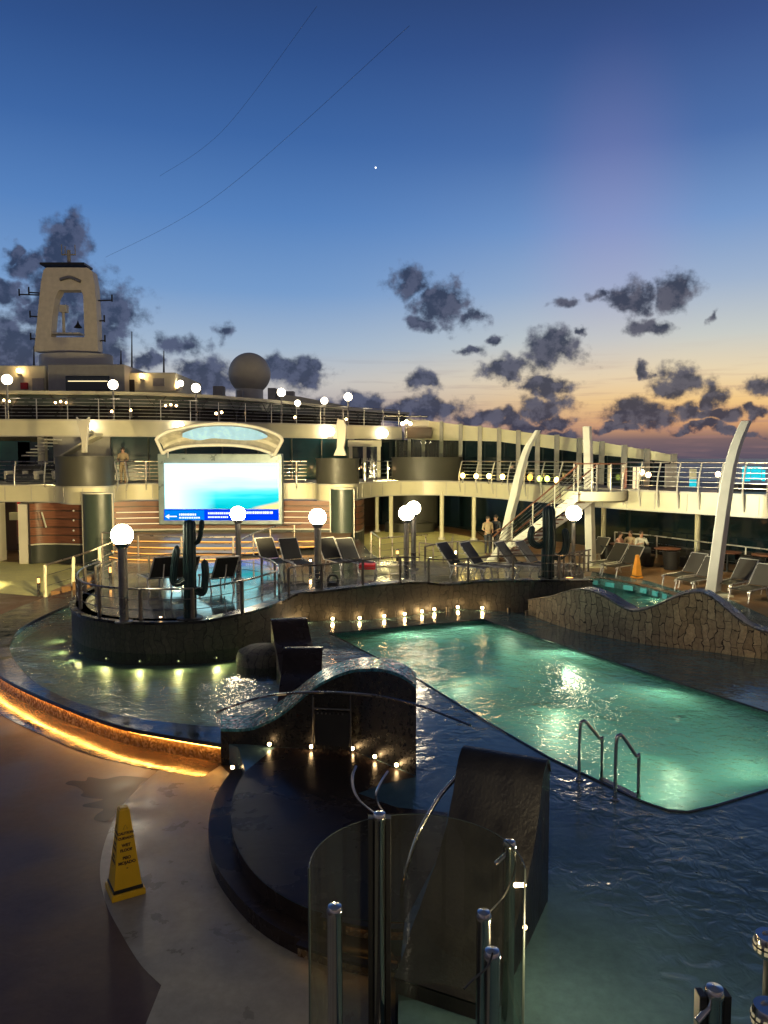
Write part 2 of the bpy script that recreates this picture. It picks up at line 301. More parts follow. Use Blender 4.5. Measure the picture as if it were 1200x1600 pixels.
mat('rail_metal', (.42, .36, .30), .32, .9, var=.15)
mat('rail_dark', (.16, .14, .12), .35, .8)
mat('cactus', (.010, .032, .034), .38, .3, var=.4, bump=.2)
mat('sling', (.011, .0105, .010), .6, var=.2, bump=.25, bs=160)
mat('sling_brown', (.024, .020, .015), .6, var=.2, bump=.25, bs=160)
mat('alu', (.62, .60, .55), .32, .6)
mat('black', (.014, .014, .014), .45)
mat('wicker', (.018, .017, .016), .6, bump=.5, bs=70)
mat('yellow', (.70, .40, .01), .42, var=.08, vs=6, bump=.03)
mat('orange', (.62, .26, .03), .42)
mat('text_dark', (.05, .015, .008), .5)
mat('red', (.45, .02, .02), .5)
mat('skin', (.42, .24, .16), .5)
mat('hair', (.03, .02, .015), .6)
mat('cloth_white', (.6, .58, .52), .7); mat('cloth_tan', (.34, .26, .16), .7); mat('cloth_dark', (.03, .035, .05), .7); mat('cloth_pink', (.5, .25, .2), .7)
mat('dark_glass', (.006, .014, .018), .07, var=.1, rv=.02, spec=.8)
mat('teal_glass', (.012, .045, .055), .10, var=.25, vs=.7, rv=.03, spec=.8)
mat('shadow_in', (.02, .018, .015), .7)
mat('ceiling', (.30, .29, .25), .6)
mat('logo_grey', (.3, .3, .3), .4)
glass('clear_glass', (.62, .66, .58), .02, .8, 1.5)
glass('water', (.80, .96, .93), .03, 1.0, 1.33, .85, 8, milk=(.24, .62, .58))
glass('water_blue', (.62, .74, .70), .04, 1.0, 1.33, .5, 7)
emis('globe', (1, .84, .56), 60)
emis('globe_far', (1, .84, .58), 14)
emis('bulb', (1, .66, .30), 42)
emis('bulb_small', (1, .60, .26), 30)
emis('bulb_white', (1, .85, .6), 30)
emis('led_orange', (1, .44, .08), 66)
emis('led_stage', (1, .45, .09), 2.2)
emis('led_step', (1, .46, .12), 4)
emis('led_slot', (1, .80, .45), 1.6)
emis('led_pool', (.8, 1, .6), .7)
emis('led_island', (1, .85, .35), 2.5)
emis('lamp_yellow', (1, .72, .2), 14); emis('lamp_amber', (1, .42, .04), 7); emis('lamp_green', (.75, .9, .15), 6)
emis('win_warm', (1, .8, .42), 1.4); emis('cyan_screen', (.02, .62, .75), 1.0)
emis('ceiling_glow', (1, .80, .36), 110)

# ------------------------------------------------------------------ building helpers
class MB:
    def __init__(s): s.v = []; s.f = []
    def quad(s, *p):
        i = len(s.v); s.v += [Vector(q) for q in p]; s.f.append(tuple(range(i, i+len(p)))); return s
    def box(s, c, sz, rz=0, rx=0, ry=0):
        R = Matrix.Rotation(rz, 3, 'Z') @ Matrix.Rotation(ry, 3, 'Y') @ Matrix.Rotation(rx, 3, 'X'); c = Vector(c); i = len(s.v)
        for x, y, z in ((-1,-1,-1),(1,-1,-1),(1,1,-1),(-1,1,-1),(-1,-1,1),(1,-1,1),(1,1,1),(-1,1,1)):
            s.v.append(c + R @ Vector((x*sz[0]/2, y*sz[1]/2, z*sz[2]/2)))
        s.f += [tuple(i+k for k in q) for q in ((0,3,2,1),(4,5,6,7),(0,1,5,4),(1,2,6,5),(2,3,7,6),(3,0,4,7))]; return s
    def tube(s, pts, r, n=8, closed=False, cap=True):
        pts = [Vector(p) for p in pts]; m = len(pts); rs = r if isinstance(r, (list, tuple)) else [r]*m; i0 = len(s.v); up = None
        for k, p in enumerate(pts):
            a = pts[k-1] if (k > 0 or closed) else p; b = pts[(k+1) % m] if (k < m-1 or closed) else p
            t = (b-a).normalized() if (b-a).length > 1e-9 else Vector((0, 0, 1))
            if up is None: up = Vector((0, 0, 1)) if abs(t.z) < .9 else Vector((1, 0, 0))
            x = t.cross(up)
            if x.length < 1e-4: x = t.cross(Vector((0, 1, 0)))
            x.normalize(); y = x.cross(t).normalized(); up = y
            for j in range(n):
                an = 2*pi*(j+.5)/n; s.v.append(p + (x*cos(an) + y*sin(an))*rs[k])
        for k in range(m if closed else m-1):
            for j in range(n):
                a = i0+k*n+j; b = i0+k*n+(j+1) % n; c = i0+((k+1) % m)*n+(j+1) % n; d = i0+((k+1) % m)*n+j
                s.f.append((a, b, c, d))
        if cap and not closed:
            s.f.append(tuple(i0+j for j in reversed(range(n)))); s.f.append(tuple(i0+(m-1)*n+j for j in range(n)))
        return s
    def lathe(s, prof, c=(0, 0, 0), n=20, a0=0, a1=2*pi, sx=1, sy=1):
        c = Vector(c); i0 = len(s.v); full = abs(a1-a0-2*pi) < 1e-6; cols = n if full else n+1
        for r, z in prof:
            for j in range(cols):
                a = a0+(a1-a0)*j/n; s.v.append(c + Vector((cos(a)*r*sx, sin(a)*r*sy, z)))
        for k in range(len(prof)-1):
            for j in range(n):
                a = i0+k*cols+j; b = i0+k*cols+(j+1) % cols; s.f.append((a, b, b+cols, a+cols))
        return s
    def sphere(s, c, r, n=20, m=12, sz=1):
        return s.lathe([(max(1e-4, sin(pi*k/m))*r, -cos(pi*k/m)*r*sz) for k in range(m+1)], c, n)
    def prism(s, poly, z0, z1, holes=(), bottom=True, sides=True):
        P0 = [Vector((p[0], p[1], 0)) for p in poly]; loops = [P0]+[[Vector((p[0], p[1], 0)) for p in h] for h in holes]
        tris = tessellate_polygon(loops); flat = [p for l in loops for p in l]; i0 = len(s.v); n = len(flat)
        s.v += [Vector((p.x, p.y, z1)) for p in flat]
        for a, b, c in tris:
            u = flat[b]-flat[a]; w = flat[c]-flat[a]
            s.f.append((i0+a, i0+b, i0+c) if u.x*w.y-u.y*w.x > 0 else (i0+a, i0+c, i0+b))
        if sides:
            s.v += [Vector((p.x, p.y, z0)) for p in flat]; o = 0
            if bottom:
                for a, b, c in tris:
                    u = flat[b]-flat[a]; w = flat[c]-flat[a]
                    s.f.append((i0+n+a, i0+n+c, i0+n+b) if u.x*w.y-u.y*w.x > 0 else (i0+n+a, i0+n+b, i0+n+c))
            for l in loops:
                k = len(l)
                for j in range(k):
                    a = i0+o+j; b = i0+o+(j+1) % k; s.f.append((a, b, b+n, a+n))
                o += k
        return s
    def extr(s, outline, vec):
        """flat outline of 3-D points pushed along vec"""
        o = [Vector(p) for p in outline]; v = Vector(vec); n = len(o); i = len(s.v); s.v += o+[p+v for p in o]
        s.f.append(tuple(range(i, i+n))); s.f.append(tuple(reversed(range(i+n, i+2*n))))
        for j in range(n): a = i+j; b = i+(j+1) % n; s.f.append((a, a+n, b+n, b))
        return s
    def ribbon(s, path, z0, z1, th=0.1):
        """an upright wall along a plan path, th thick to its left side; z0, z1 numbers or lists"""
        p = [Vector((q[0], q[1], 0)) for q in path]; n = len(p); i = len(s.v)
        z0 = z0 if isinstance(z0, list) else [z0]*n; z1 = z1 if isinstance(z1, list) else [z1]*n
        for k in range(n):
            t = (p[min(k+1, n-1)]-p[max(k-1, 0)]).normalized(); nn = Vector((-t.y, t.x, 0))*th
            a, b = p[k], p[k]+nn
            s.v += [Vector((a.x, a.y, z0[k])), Vector((a.x, a.y, z1[k])), Vector((b.x, b.y, z1[k])), Vector((b.x, b.y, z0[k]))]
        for k in range(n-1):
            a = i+4*k; b = a+4
            for j in range(4): s.f.append((a+j, b+j, b+(j+1) % 4, a+(j+1) % 4))
        s.f.append((i, i+1, i+2, i+3)); e = i+4*(n-1); s.f.append((e+3, e+2, e+1, e)); return s
    def build(s, name, m, parent=None, smooth=40, bevel=0):
        me = bpy.data.meshes.new(name); org = Vector((0, 0, 0))
        if parent is not None:
            q = parent
            while q is not None: org = org+q.location; q = q.parent
        me.from_pydata([v-org for v in s.v], [], s.f); me.validate()
        b = bmesh.new(); b.from_mesh(me); bmesh.ops.remove_doubles(b, verts=b.verts, dist=1e-5); bmesh.ops.recalc_face_normals(b, faces=b.faces)
        zs_ = [v.co.z for v in b.verts]
        if zs_ and max(zs_)-min(zs_) < 1e-4:
            for q in b.faces:
                if q.normal.z < 0: q.normal_flip()
        b.to_mesh(me); b.free()
        for q in me.polygons: q.use_smooth = bool(smooth)
        if smooth: me.set_sharp_from_angle(angle=radians(smooth))
        me.materials.append(M[m] if isinstance(m, str) else m)
        o = bpy.data.objects.new(name, me); COL.objects.link(o)
        if parent is not None: o.parent = parent
        if bevel:
            bv = o.modifiers.new('b', 'BEVEL'); bv.width = bevel; bv.segments = 2; bv.limit_method = 'ANGLE'
        return o
def tag(o, label, cat, group=None):
    o['label'] = label; o['category'] = cat
    if group: o['group'] = group
    return o
def thing(name, label, cat, loc=(0, 0, 0), group=None, rz=0):
    o = bpy.data.objects.new(name, None); COL.objects.link(o); o.location = loc; o.rotation_euler = (0, 0, rz); o.empty_display_size = .2
    return tag(o, label, cat, group)
def struct(o): o['kind'] = 'structure'; return o
def dup(r, loc, rz=0, label=None, scale=1):
    c = r.copy(); COL.objects.link(c); c.location = loc; c.rotation_euler = (0, 0, rz); c.scale = (scale,)*3
    if label: c['label'] = label
    for ch in [o for o in ALLCH.get(r.name, [])]:
        d = ch.copy(); COL.objects.link(d); d.parent = c
        for g in ALLCH.get(ch.name, []):
            e = g.copy(); COL.objects.link(e); e.parent = d
    return c
ALLCH = {}
def scan(r):
    ALLCH[r.name] = [o for o in S.objects if o.parent == r]
    for c in ALLCH[r.name]: ALLCH[c.name] = [o for o in S.objects if o.parent == c]
def spline(pts, n=6, closed=False):
    pts = [Vector(p) for p in pts]; out = []; m = len(pts)
    for k in range(m if closed else m-1):
        g = lambda i: pts[i % m] if closed else pts[max(0, min(m-1, i))]
        a, b, c, d = g(k-1), g(k), g(k+1), g(k+2)
        for j in range(n):
            t = j/n; out.append(.5*((2*b)+(c-a)*t+(2*a-5*b+4*c-d)*t*t+(3*b-a-3*c+d)*t**3))
    if not closed: out.append(pts[-1])
    return out
def along(path, step, start=0):
    """points every step metres along a path, with the direction there"""
    out = []; acc = start; path = [Vector(p) for p in path]
    for a, b in zip(path, path[1:]):
        l = (b-a).length
        while acc <= l and l > 0:
            out.append((a+(b-a)*(acc/l), (b-a).normalized())); acc += step
        acc -= l
    return out
def rail(label, path, hgt=1.0, step=1.2, wires=4, r=.028, post=.03, wr=.009, pm='rail_metal', tm='rail_metal', wm='steel', group=None, curve=0, name='railing', kick=.0, posts=None):
    """railing along a path of floor points"""
    path = [Vector(p) for p in path]
    t = thing(name, label, 'railing', path[0], group)
    up = Vector((0, 0, hgt))
    MB().tube([p+up for p in path], r, 8).build('handrail', tm, t)
    ps = along(path, step) if posts is None else posts
    for k, (p, d) in enumerate(ps):
        nrm = Vector((d.y, -d.x, 0)).normalized()
        if curve:
            q = [p+Vector((0, 0, -kick))+nrm*(curve*.4), p+nrm*curve, p+up*.45+nrm*curve*.85, p+up]
            MB().tube(spline(q, 4), [post*1.2]*5+[post]*8, 6).build('post', pm, t)
        else:
            MB().tube([p, p+up], post, 8).build('post', pm, t)
    for w in range(wires):
        h = hgt*(w+1)/(wires+1.0)
        MB().tube([p+Vector((0, 0, h)) for p in path], wr, 5).build('wire', wm, t)
    return t
# ------------------------------------------------------------------ levels
ZB = .33       # main pool deck
ZL = .28       # water in the round pool
ZP = 1.0       # raised lounging platform
ZU = 3.4       # gallery deck
ZS = 6.5       # sun deck above it
def pz(l, z): return [onz(x, y, z) for x, y in l]
def py_(l, z=0): return [Vector((xat(x, Y, z), Y, 0)) for x, Y in l]
def at3(px, Y, z): return Vector((xat(px, Y, z), Y, z))

# sea
struct(MB().quad((-40000, 60, -30), (40000, 60, -30), (40000, 60000, -30), (-40000, 60000, -30)).build('sea', mat('sea', (.012, .02, .045), .35, bump=.6, bs=.05, var=.3, vs=.002), smooth=0))

# ------------------------------------------------------------------ floors
pool_px = [(515,990),(755,968),(1200,1113),(1330,1158),(1310,1200),(1200,1235),(1115,1261),(1075,1270),(1045,1268),(1000,1252),(860,1186),(760,1128),(650,1060)]
pool = [v.xy for v in pz(pool_px, ZB)]
tub_px = [(922,903),(1000,915),(1050,929),(1110,952),(1150,978),(1110,1000),(1000,985),(900,958),(885,925)]
tub = [v.xy for v in spline(pz(tub_px, ZB+.09), 4, True)]
hole = [(-1.6,7.9),(9,7.9),(12.5,17),(12.5,27),(3,27),(-1.6,19)]
flo = MB().prism([(-26,-6),(18,-6),(18,62),(-26,62)], -.3, 0, holes=[hole], bottom=False).build('floor', 'deck_brown')
struct(flo)
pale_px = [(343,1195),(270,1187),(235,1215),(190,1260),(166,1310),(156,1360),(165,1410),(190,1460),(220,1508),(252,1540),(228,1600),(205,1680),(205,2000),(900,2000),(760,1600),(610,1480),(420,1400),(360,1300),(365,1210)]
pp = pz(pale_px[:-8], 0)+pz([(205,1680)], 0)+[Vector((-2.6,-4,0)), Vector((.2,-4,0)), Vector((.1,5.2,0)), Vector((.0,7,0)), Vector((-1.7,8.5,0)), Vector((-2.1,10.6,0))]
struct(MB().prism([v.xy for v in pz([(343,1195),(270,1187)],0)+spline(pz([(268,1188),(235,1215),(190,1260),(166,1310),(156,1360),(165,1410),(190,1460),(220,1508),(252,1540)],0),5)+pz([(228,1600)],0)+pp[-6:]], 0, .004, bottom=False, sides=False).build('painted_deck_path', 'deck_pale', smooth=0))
struct(MB().prism([v.xy for v in spline(pz([(-60,879),(60,880),(120,884),(150,890),(152,900),(120,912),(78,931),(0,927),(-60,926)],0),4,True)], 0, .004, bottom=False, sides=False).build('painted_lit_apron', 'deck_lit_yellow', smooth=0))  # painted deck, its yellow partly lamplight put into the colour
inner_px = [(383,1206),(366,1240),(362,1285),(374,1330),(408,1375),(460,1410),(520,1430),(575,1438),(632,1440)]
outer_px = [(362,1203),(338,1240),(326,1285),(330,1330),(350,1372),(400,1427),(470,1468),(545,1490),(622,1502)]
inner = spline(pz(inner_px, ZB), 4); outer = spline(pz(outer_px, ZB/2), 4)
lp_in = spline(pz([(352,1136),(270,1129),(187,1117),(120,1097),(67,1073),(38,1050),(18,1023),(16,1004),(32,982),(72,960),(112,943),(150,928)], ZB), 5)
lp_out = spline(pz([(345,1162),(270,1150),(200,1137),(150,1122),(100,1103),(50,1082),(0,1056),(-32,1028),(-38,1000),(-20,972),(30,948),(90,928),(150,915)], ZB), 5)
sl = [Vector((.55,-5,0)), Vector((.10,5.0,0)), onz(622,1545,ZB)] + [v for v in reversed(inner)] + pz([(372,1168),(352,1160)], ZB) + pz([(430,1135),(505,1110),(478,1060),(452,1005),(448,975)], ZB) + [Vector((-3,21,0)), Vector((-3,60,0)), Vector((17.2,60,0)), Vector((17.2,-5,0))]
slab = MB().prism([v.xy for v in sl], .0, ZB, holes=[pool, tub], bottom=False).build('pool_deck', 'blue_deck', smooth=30)
struct(slab)
# first step, in front of the platform
st = MB().prism([v.xy for v in outer]+[Vector((.05,6.6)), Vector((-.3,8.5)), Vector((-1.9,10.7))], .0, ZB/2, bottom=False).build('deck_step', 'navy_step', smooth=30); struct(st)
# dark rounded entry platform between the wave walls (dark paving, thin sheet on the deck)
ent = MB().prism([v.xy for v in inner]+[onz(690,1330,ZB).xy, onz(700,1270,ZB).xy, onz(620,1262,ZB).xy, onz(560,1240,ZB).xy, onz(600,1225,ZB).xy, onz(650,1214,ZB).xy, onz(551,1173,ZB).xy, onz(430,1168,ZB).xy], ZB, ZB+.004, bottom=False, sides=False).build('entry_paving', 'navy_step', smooth=0); struct(ent)
struct(MB().ribbon([v.xy for v in inner], ZB/2, ZB-.002, -.006 if True else 0).build('step_riser', 'navy_step'))
# mosaic faces and light strips of the two steps
t = thing('step_light', 'orange light strip glowing under the upper curved step nosing by the glass screen', 'step light', inner[0], 'strip lights under the two curved steps')
MB().tube([v+Vector((0, 0, -.05)) for v in spline(pz([(520,1433),(575,1442),(628,1444)], ZB), 4)], .006, 6).build('light_strip', 'led_step', t)
MB().ribbon([v.xy for v in spline(pz([(505,1427),(575,1441),(630,1443)], ZB), 4)], .17, .27, .006).build('mosaic_band', 'mosaic_orange', t)
MB().ribbon([v.xy for v in spline(pz([(500,1433),(575,1449),(630,1452)], ZB), 4)], ZB-.03, ZB+.002, .08).build('nosing', 'navy_step', t)
t = thing('step_light', 'orange light strip glowing under the lower curved step nosing by the glass screen', 'step light', outer[0], 'strip lights under the two curved steps')
MB().tube([v+Vector((0, 0, -.035)) for v in spline(pz([(470,1470),(545,1493),(618,1506)], ZB/2), 4)], .006, 6).build('light_strip', 'led_step', t)
MB().ribbon([v.xy for v in spline(pz([(465,1469),(545,1493),(618,1506)], ZB/2), 4)], .01, .12, .006).build('mosaic_band', 'mosaic_orange', t)
MB().ribbon([v.xy for v in spline(pz([(462,1476),(545,1502),(618,1516)], ZB/2), 4)], ZB/2-.025, ZB/2+.002, .08).build('nosing', 'navy_step', t)

# teak around the hot tub and the far side deck
tk = pz([(925,893),(1000,905),(1060,922),(1120,930),(1200,965),(1290,1010)], ZB)
struct(MB().prism([v.xy for v in spline(tk, 4)]+[(17,18),(17,40),(15,50),(5.4,50),(5.6,28.5),(6.4,24)], ZB, ZB+.006, bottom=False, sides=False).build('teak_deck', 'teak', smooth=0))
struct(MB().prism([v.xy for v in spline(pz([(560,840),(600,830),(660,829),(730,838),(768,858),(757,868),(700,880),(620,884),(560,874)],ZB),4,True)], ZB+.006, ZB+.011, bottom=False, sides=False).build('lit_deck_circle', 'deck_lit_yellow', smooth=0))  # pale floor; ellipse and yellow colour stand in for the lamplit area
struct(MB().prism([(-2.6,27),(5.4,27),(5.4,50),(-2.6,50)], ZB, ZB+.005, bottom=False, sides=False).build('gallery_deck', 'teak', smooth=0))

# ------------------------------------------------------------------ pools
t = thing('swimming_pool', 'large sunken swimming pool with green lit water and pale rim line', 'pool', (2.5, 14, ZB))
b = MB(); n = len(pool)
for k in range(n):
    a, c = pool[k], pool[(k+1) % n]; b.quad((a.x,a.y,ZB-.002),(c.x,c.y,ZB-.002),(c.x,c.y,-1.0),(a.x,a.y,-1.0))
b.prism(pool, 0, -1.0, sides=False); b.build('basin', 'pool_tile', t, smooth=0)
pc = sum((Vector(p) for p in pool), Vector((0, 0)))/n
b = MB()
b.tube([Vector((p.x, p.y, ZB+.006)) for p in pool], .018, 8, closed=True); b.build('rim', 'coping_wet', t)
wb = MB().prism(pool, 0, ZB-.055, sides=False); wb.build('water', 'water', t)
def pool_light(px, py, z, label, grp, e, size=.05, aim=None, em='led_pool'):
    p = onz(px, py, z) if not isinstance(px, Vector) else px
    t = thing('pool_light', label, 'pool light', p, grp)
    if aim is None: aim = Vector((pc.x, pc.y, -1)) - p
    a = aim.normalized(); q = a.to_track_quat('Z', 'Y').to_matrix()
    m = MB().lathe([(.0001, 0), (size, 0), (size, .03), (size*1.2, .03), (size*1.2, -.03)], n=16); m.v = [p + q @ v for v in m.v]; m.build('lamp_ring', 'steel', t)
    l = MB().lathe([(.0001, .045), (size*.9, .035)], n=16); l.v = [p + q @ v for v in l.v]; l.build('lens', em, t)
    L_ = bpy.data.lights.new('pool_lamp', 'SPOT'); L_.energy = e; L_.spot_size = radians(160); L_.spot_blend = .8; L_.color = (.92, 1, .62); L_.shadow_soft_size = .1
    lo = bpy.data.objects.new('pool_lamp', L_); COL.objects.link(lo); lo.parent = t; lo.location = a*.07; lo.rotation_euler = (-a).to_track_quat('Z', 'Y').to_euler()
    return t
g = 'underwater lights of the big pool'
def onedge(k, f, z, inset=.06):
    a, c = Vector(pool[k]), Vector(pool[(k+1) % n]); p = a+(c-a)*f; d = (pc-p).normalized(); p = p+d*inset; return Vector((p.x, p.y, z)), Vector((d.x, d.y, -.12))
PL = [(0,.42,260,'below the row of wall lights'),(0,.85,200,'at the far pointed corner'),(1,.36,240,'in the long side near the stone wave wall'),(1,.78,160,'in the long side farther from the ladder'),(4,.6,110,'in the near side beyond the ladder'),(7,.5,70,'in the rounded near corner'),(10,.3,60,'beside the ladder'),(12,.4,110,'behind the tall black wave wall')]
for k, f, e, w in PL:
    p, a = onedge(k, f, -.35); pool_light(p, None, None, 'round white underwater lamp '+w, g, e*.62, aim=a+Vector((0,0,.22)))

# hot tub
mat('tub_panel', (.05, .26, .31), .3)
t = thing('hot_tub', 'small turquoise lit pool between the stone wave wall and the teak deck', 'pool', (6.5, 21, ZB))
n = len(tub); b = MB()
for k in range(n):
    a, c = tub[k], tub[(k+1) % n]; b.quad((a.x,a.y,ZB+.08),(c.x,c.y,ZB+.08),(c.x,c.y,-.5),(a.x,a.y,-.5))
b.prism(tub, 0, -.5, sides=False); b.build('basin', 'tub_tile', t, smooth=0)
MB().prism(tub, 0, ZB-.16, sides=False).build('water', 'water', t)
tcn = sum((Vector(p) for p in tub), Vector((0, 0)))/n
cop = MB(); outr = [p+(p-tcn).normalized()*.42 for p in tub]; cop.prism(outr, ZB+.002, ZB+.10, holes=[tub], bottom=False); cop.build('coping', 'coping', t)
for k in range(6):
    fa = spline(pz([(926,904),(1000,916),(1046,928)], ZB+.09), 12); a, c = fa[k*4], fa[k*4+2]; MB().box(((a.x+c.x)/2, (a.y+c.y)/2-.03, ZB-.03), ((c-a).length, .03, .15), rz=atan2(c.y-a.y, c.x-a.x)).build('tile_panel', 'tub_panel', t)
for k in (6, 9, 16):
    a = Vector(tub[k]); d = (tcn-a).normalized(); pool_light(Vector((a.x+d.x*.06, a.y+d.y*.06, 0.0)), None, None, ['round lamp under water in the hot tub far wall','round lamp under water near the hot tub middle','round lamp under water at the hot tub end'][(6,9,16).index(k)], 'underwater lights of the hot tub', 34, .07, Vector((d.x, d.y, 0)))

# round pool on the left
t = thing('wading_pool', 'curved shallow pool wrapping round the stone island with low mosaic rim', 'pool', (-5, 14, 0))
wpoly = [v.xy for v in lp_in]+[onz(260,890,ZB).xy, Vector((-3.2,21)), onz(450,985,ZB).xy, onz(456,1008,ZB).xy, onz(480,1060,ZB).xy, onz(505,1110,ZB).xy, onz(440,1138,ZB).xy]
MB().prism(wpoly, 0, .012, sides=False).build('basin', mat('basin_teal', (.13, .20, .17), .5, var=.3, vs=3), t, smooth=0)
MB().prism(wpoly, 0, ZL, sides=False).build('water', 'water_blue', t)
b = MB().ribbon([v.xy for v in lp_in], 0, ZB-.07, -.02); b.build('inner_wall', 'mosaic_cyan', t)
b = MB(); m_ = min(len(lp_in), len(lp_out))
def resample(path, k):
    L_ = [0]
    for a, c in zip(path, path[1:]): L_.append(L_[-1]+(c-a).length)
    out = []
    for i in range(k):
        s_ = L_[-1]*i/(k-1); j = max(0, min(len(path)-2, next((q for q in range(len(L_)-1) if L_[q+1] >= s_-1e-9), len(path)-2)))
        f = (s_-L_[j])/max(1e-9, L_[j+1]-L_[j]); out.append(path[j]+(path[j+1]-path[j])*f)
    return out
ci, co = resample(lp_in, 60), resample(lp_out, 60)
for k in range(59):
    a, c, d, e = ci[k], ci[k+1], co[k+1], co[k]; zt = ZB; zb_ = ZB-.07
    for q in ((a,c,d,e),): b.quad(*[(v.x, v.y, zt) for v in q])
    b.quad((e.x,e.y,zb_),(d.x,d.y,zb_),(d.x,d.y,zt),(e.x,e.y,zt)); b.quad((a.x,a.y,zb_),(c.x,c.y,zb_),(c.x,c.y,zt),(a.x,a.y,zt)); b.quad((a.x,a.y,zb_),(c.x,c.y,zb_),(d.x,d.y,zb_),(e.x,e.y,zb_))
b.build('coping', 'coping_wet', t, bevel=.01)
def inset(path, d):
    out = []
    for k, p in enumerate(path):
        tt = (path[min(k+1, len(path)-1)]-path[max(k-1, 0)]).normalized(); out.append(p+Vector((-tt.y, tt.x, 0))*d)
    return out
wall_p = inset(co, -.09)
MB().ribbon([v.xy for v in wall_p], 0, ZB-.07, -.06).build('mosaic_wall', 'mosaic_orange', t)
MB().tube([Vector((v.x, v.y, ZB-.085)) for v in inset(co, -.06)[:46]], .011, 6).build('light_strip', 'led_orange', t)

ws_o = inset(co, .50); wsl = [v.xy for v in inset(co, -.07)[:48]]+[v.xy for v in reversed(ws_o[:48])]
struct(MB().prism(wsl, 0, .007, bottom=False, sides=False).build('wet_deck_margin', 'wet_strip', smooth=0))
# ------------------------------------------------------------------ raised platform with its stone wall
isl = [(150,922,955,0),(124,938,970,0),(113,950,985,0),(116,960,997,0),(130,967,1008,0),(160,973,1016,0),(210,976,1021,0),(280,974,1021,0),(340,965,1016,0),(400,952,1007,0),(440,938,992,1),(465,926,973,1),(500,923,970,1),(560,916,969,1),(620,910,964,1),(660,909,958,1),(700,912,951,1),(760,907,953,1),(830,906,958,1),(925,906,955,1)]
base, topz = [], []
for x, yt, yb, w in isl:
    p = onz(x, yb, ZB if w else ZL); base.append(p); topz.append(zat(yt, p.y))
bs = spline(base, 5); tz = [v.x for v in spline([(z, 0, 0) for z in topz], 5)]
tz = [max(z, ZP+.0) for z in tz]
t = thing('stone_platform', 'raised lounging platform behind a long curved stone wall with black coping', 'platform', (0, 20, 0))
MB().ribbon([v.xy for v in bs], 0, [z-.06 for z in tz], .28).build('stone_wall', 'stone_band', t)
capi = inset(bs, -.05); b = MB(); i0 = 0
for k in range(len(bs)-1):
    a, c = capi[k], capi[k+1]; ai, ci_ = inset(bs, .33)[k], inset(bs, .33)[k+1]
    za, zc = tz[k], tz[k+1]
    b.quad((a.x,a.y,za),(c.x,c.y,zc),(ci_.x,ci_.y,zc),(ai.x,ai.y,za)); b.quad((a.x,a.y,za-.06),(c.x,c.y,zc-.06),(c.x,c.y,zc),(a.x,a.y,za))
    b.quad((ai.x,ai.y,za-.4),(ci_.x,ci_.y,zc-.4),(ci_.x,ci_.y,zc),(ai.x,ai.y,za)); b.quad((a.x,a.y,za-.06),(c.x,c.y,zc-.06),(ci_.x,ci_.y,zc-.06),(ai.x,ai.y,za-.06))
b.build('coping', 'coping_blk', t)
pf = [v.xy for v in inset(bs, .10)] + [Vector((xat(905,25.5),25.5)), Vector((xat(800,26.3),26.3)), Vector((xat(600,26.6),26.6)), Vector((xat(578,29),29)), Vector((xat(560,34.1),34.1)), Vector((xat(172,34.1),34.1)), Vector((xat(152,27.5),27.5)), Vector((xat(146,24),24))]
MB().prism(pf, .0, ZP, bottom=False).build('platform_floor', 'plat_floor', t, smooth=0)
# low lit tiers leading to the screen wall
for k, (x0, x1, Y, lab) in enumerate([(168,372,26.4,'lowest'),(172,420,27.6,'second'),(175,505,28.9,'third'),(180,545,30.4,'uppermost')]):
    c0 = [Vector((xat(x0,Y+.7),Y+.9)), Vector((xat(x0+30,Y),Y+.25)), Vector((xat((x0+x1)/2,Y),Y)), Vector((xat(x1-30,Y),Y+.35)), Vector((xat(x1,Y+.7),Y+1.2))]
    c0 = [Vector((v.x, v.y, 0)) for v in c0]; cs = spline(c0, 5); z1 = ZP+.07*(k+1)
    t = thing('stage_step', f'{lab} of the wide shallow stage steps with orange light strip along its nosing', 'step', cs[0], 'orange lit steps below the screen wall')
    MB().prism([v.xy for v in cs]+[Vector((cs[-1].x, 34)), Vector((cs[0].x, 34))], ZP+.07*k+.001, z1, bottom=False).build('tread', 'teak', t, smooth=0)
    MB().tube([v+Vector((0, -.03, z1-.02)) for v in cs], .012, 6).build('light_strip', 'led_stage', t)
# short stair from the lower deck up to the platform, left
for k in range(5):
    x = 80+k*17; z1 = .19*(k+1); p0 = onz(x, 932-k*7, .19*k)
    o = MB().box((p0.x+1.2, p0.y+.9, z1/2), (2.4-.0*k, 1.9, z1)).build('stair_tread', 'teak', smooth=0, bevel=.01)
    tag(o, ['bottom','second','middle','fourth','top'][k]+' tread of the little lit stair up from the brown deck', 'stair', 'treads of the stair beside the round pool')

# wet patch by the path edge
rnd = random.Random(5); pu = []
for k, (x, y) in enumerate([(188,1212),(215,1213),(232,1216),(222,1225),(205,1243),(188,1262),(178,1276),(165,1284),(150,1282),(152,1272),(160,1266),(146,1264),(130,1262),(134,1256),(150,1254),(158,1248),(142,1246),(126,1243),(132,1236),(118,1228),(100,1226),(112,1221),(135,1222),(140,1214),(165,1217)]):
    pu.append((x+rnd.uniform(-3,3), y+rnd.uniform(-1.5,1.5)))
mat('puddle', (.012,.010,.016), .35, rv=.05, spec=.12)
o = MB().prism([v.xy for v in spline(pz(pu, 0), 4, True)], 0, .003, bottom=False, sides=False).build('water_puddle', 'puddle', smooth=0); struct(o); 
# ------------------------------------------------------------------ wave walls
def interp(path, px):
    for (x0, p0), (x1, p1) in zip(path, path[1:]):
        if x0 <= px <= x1: return p0+(p1-p0)*((px-x0)/(x1-x0))
    return path[0][1] if px < path[0][0] else path[-1][1]
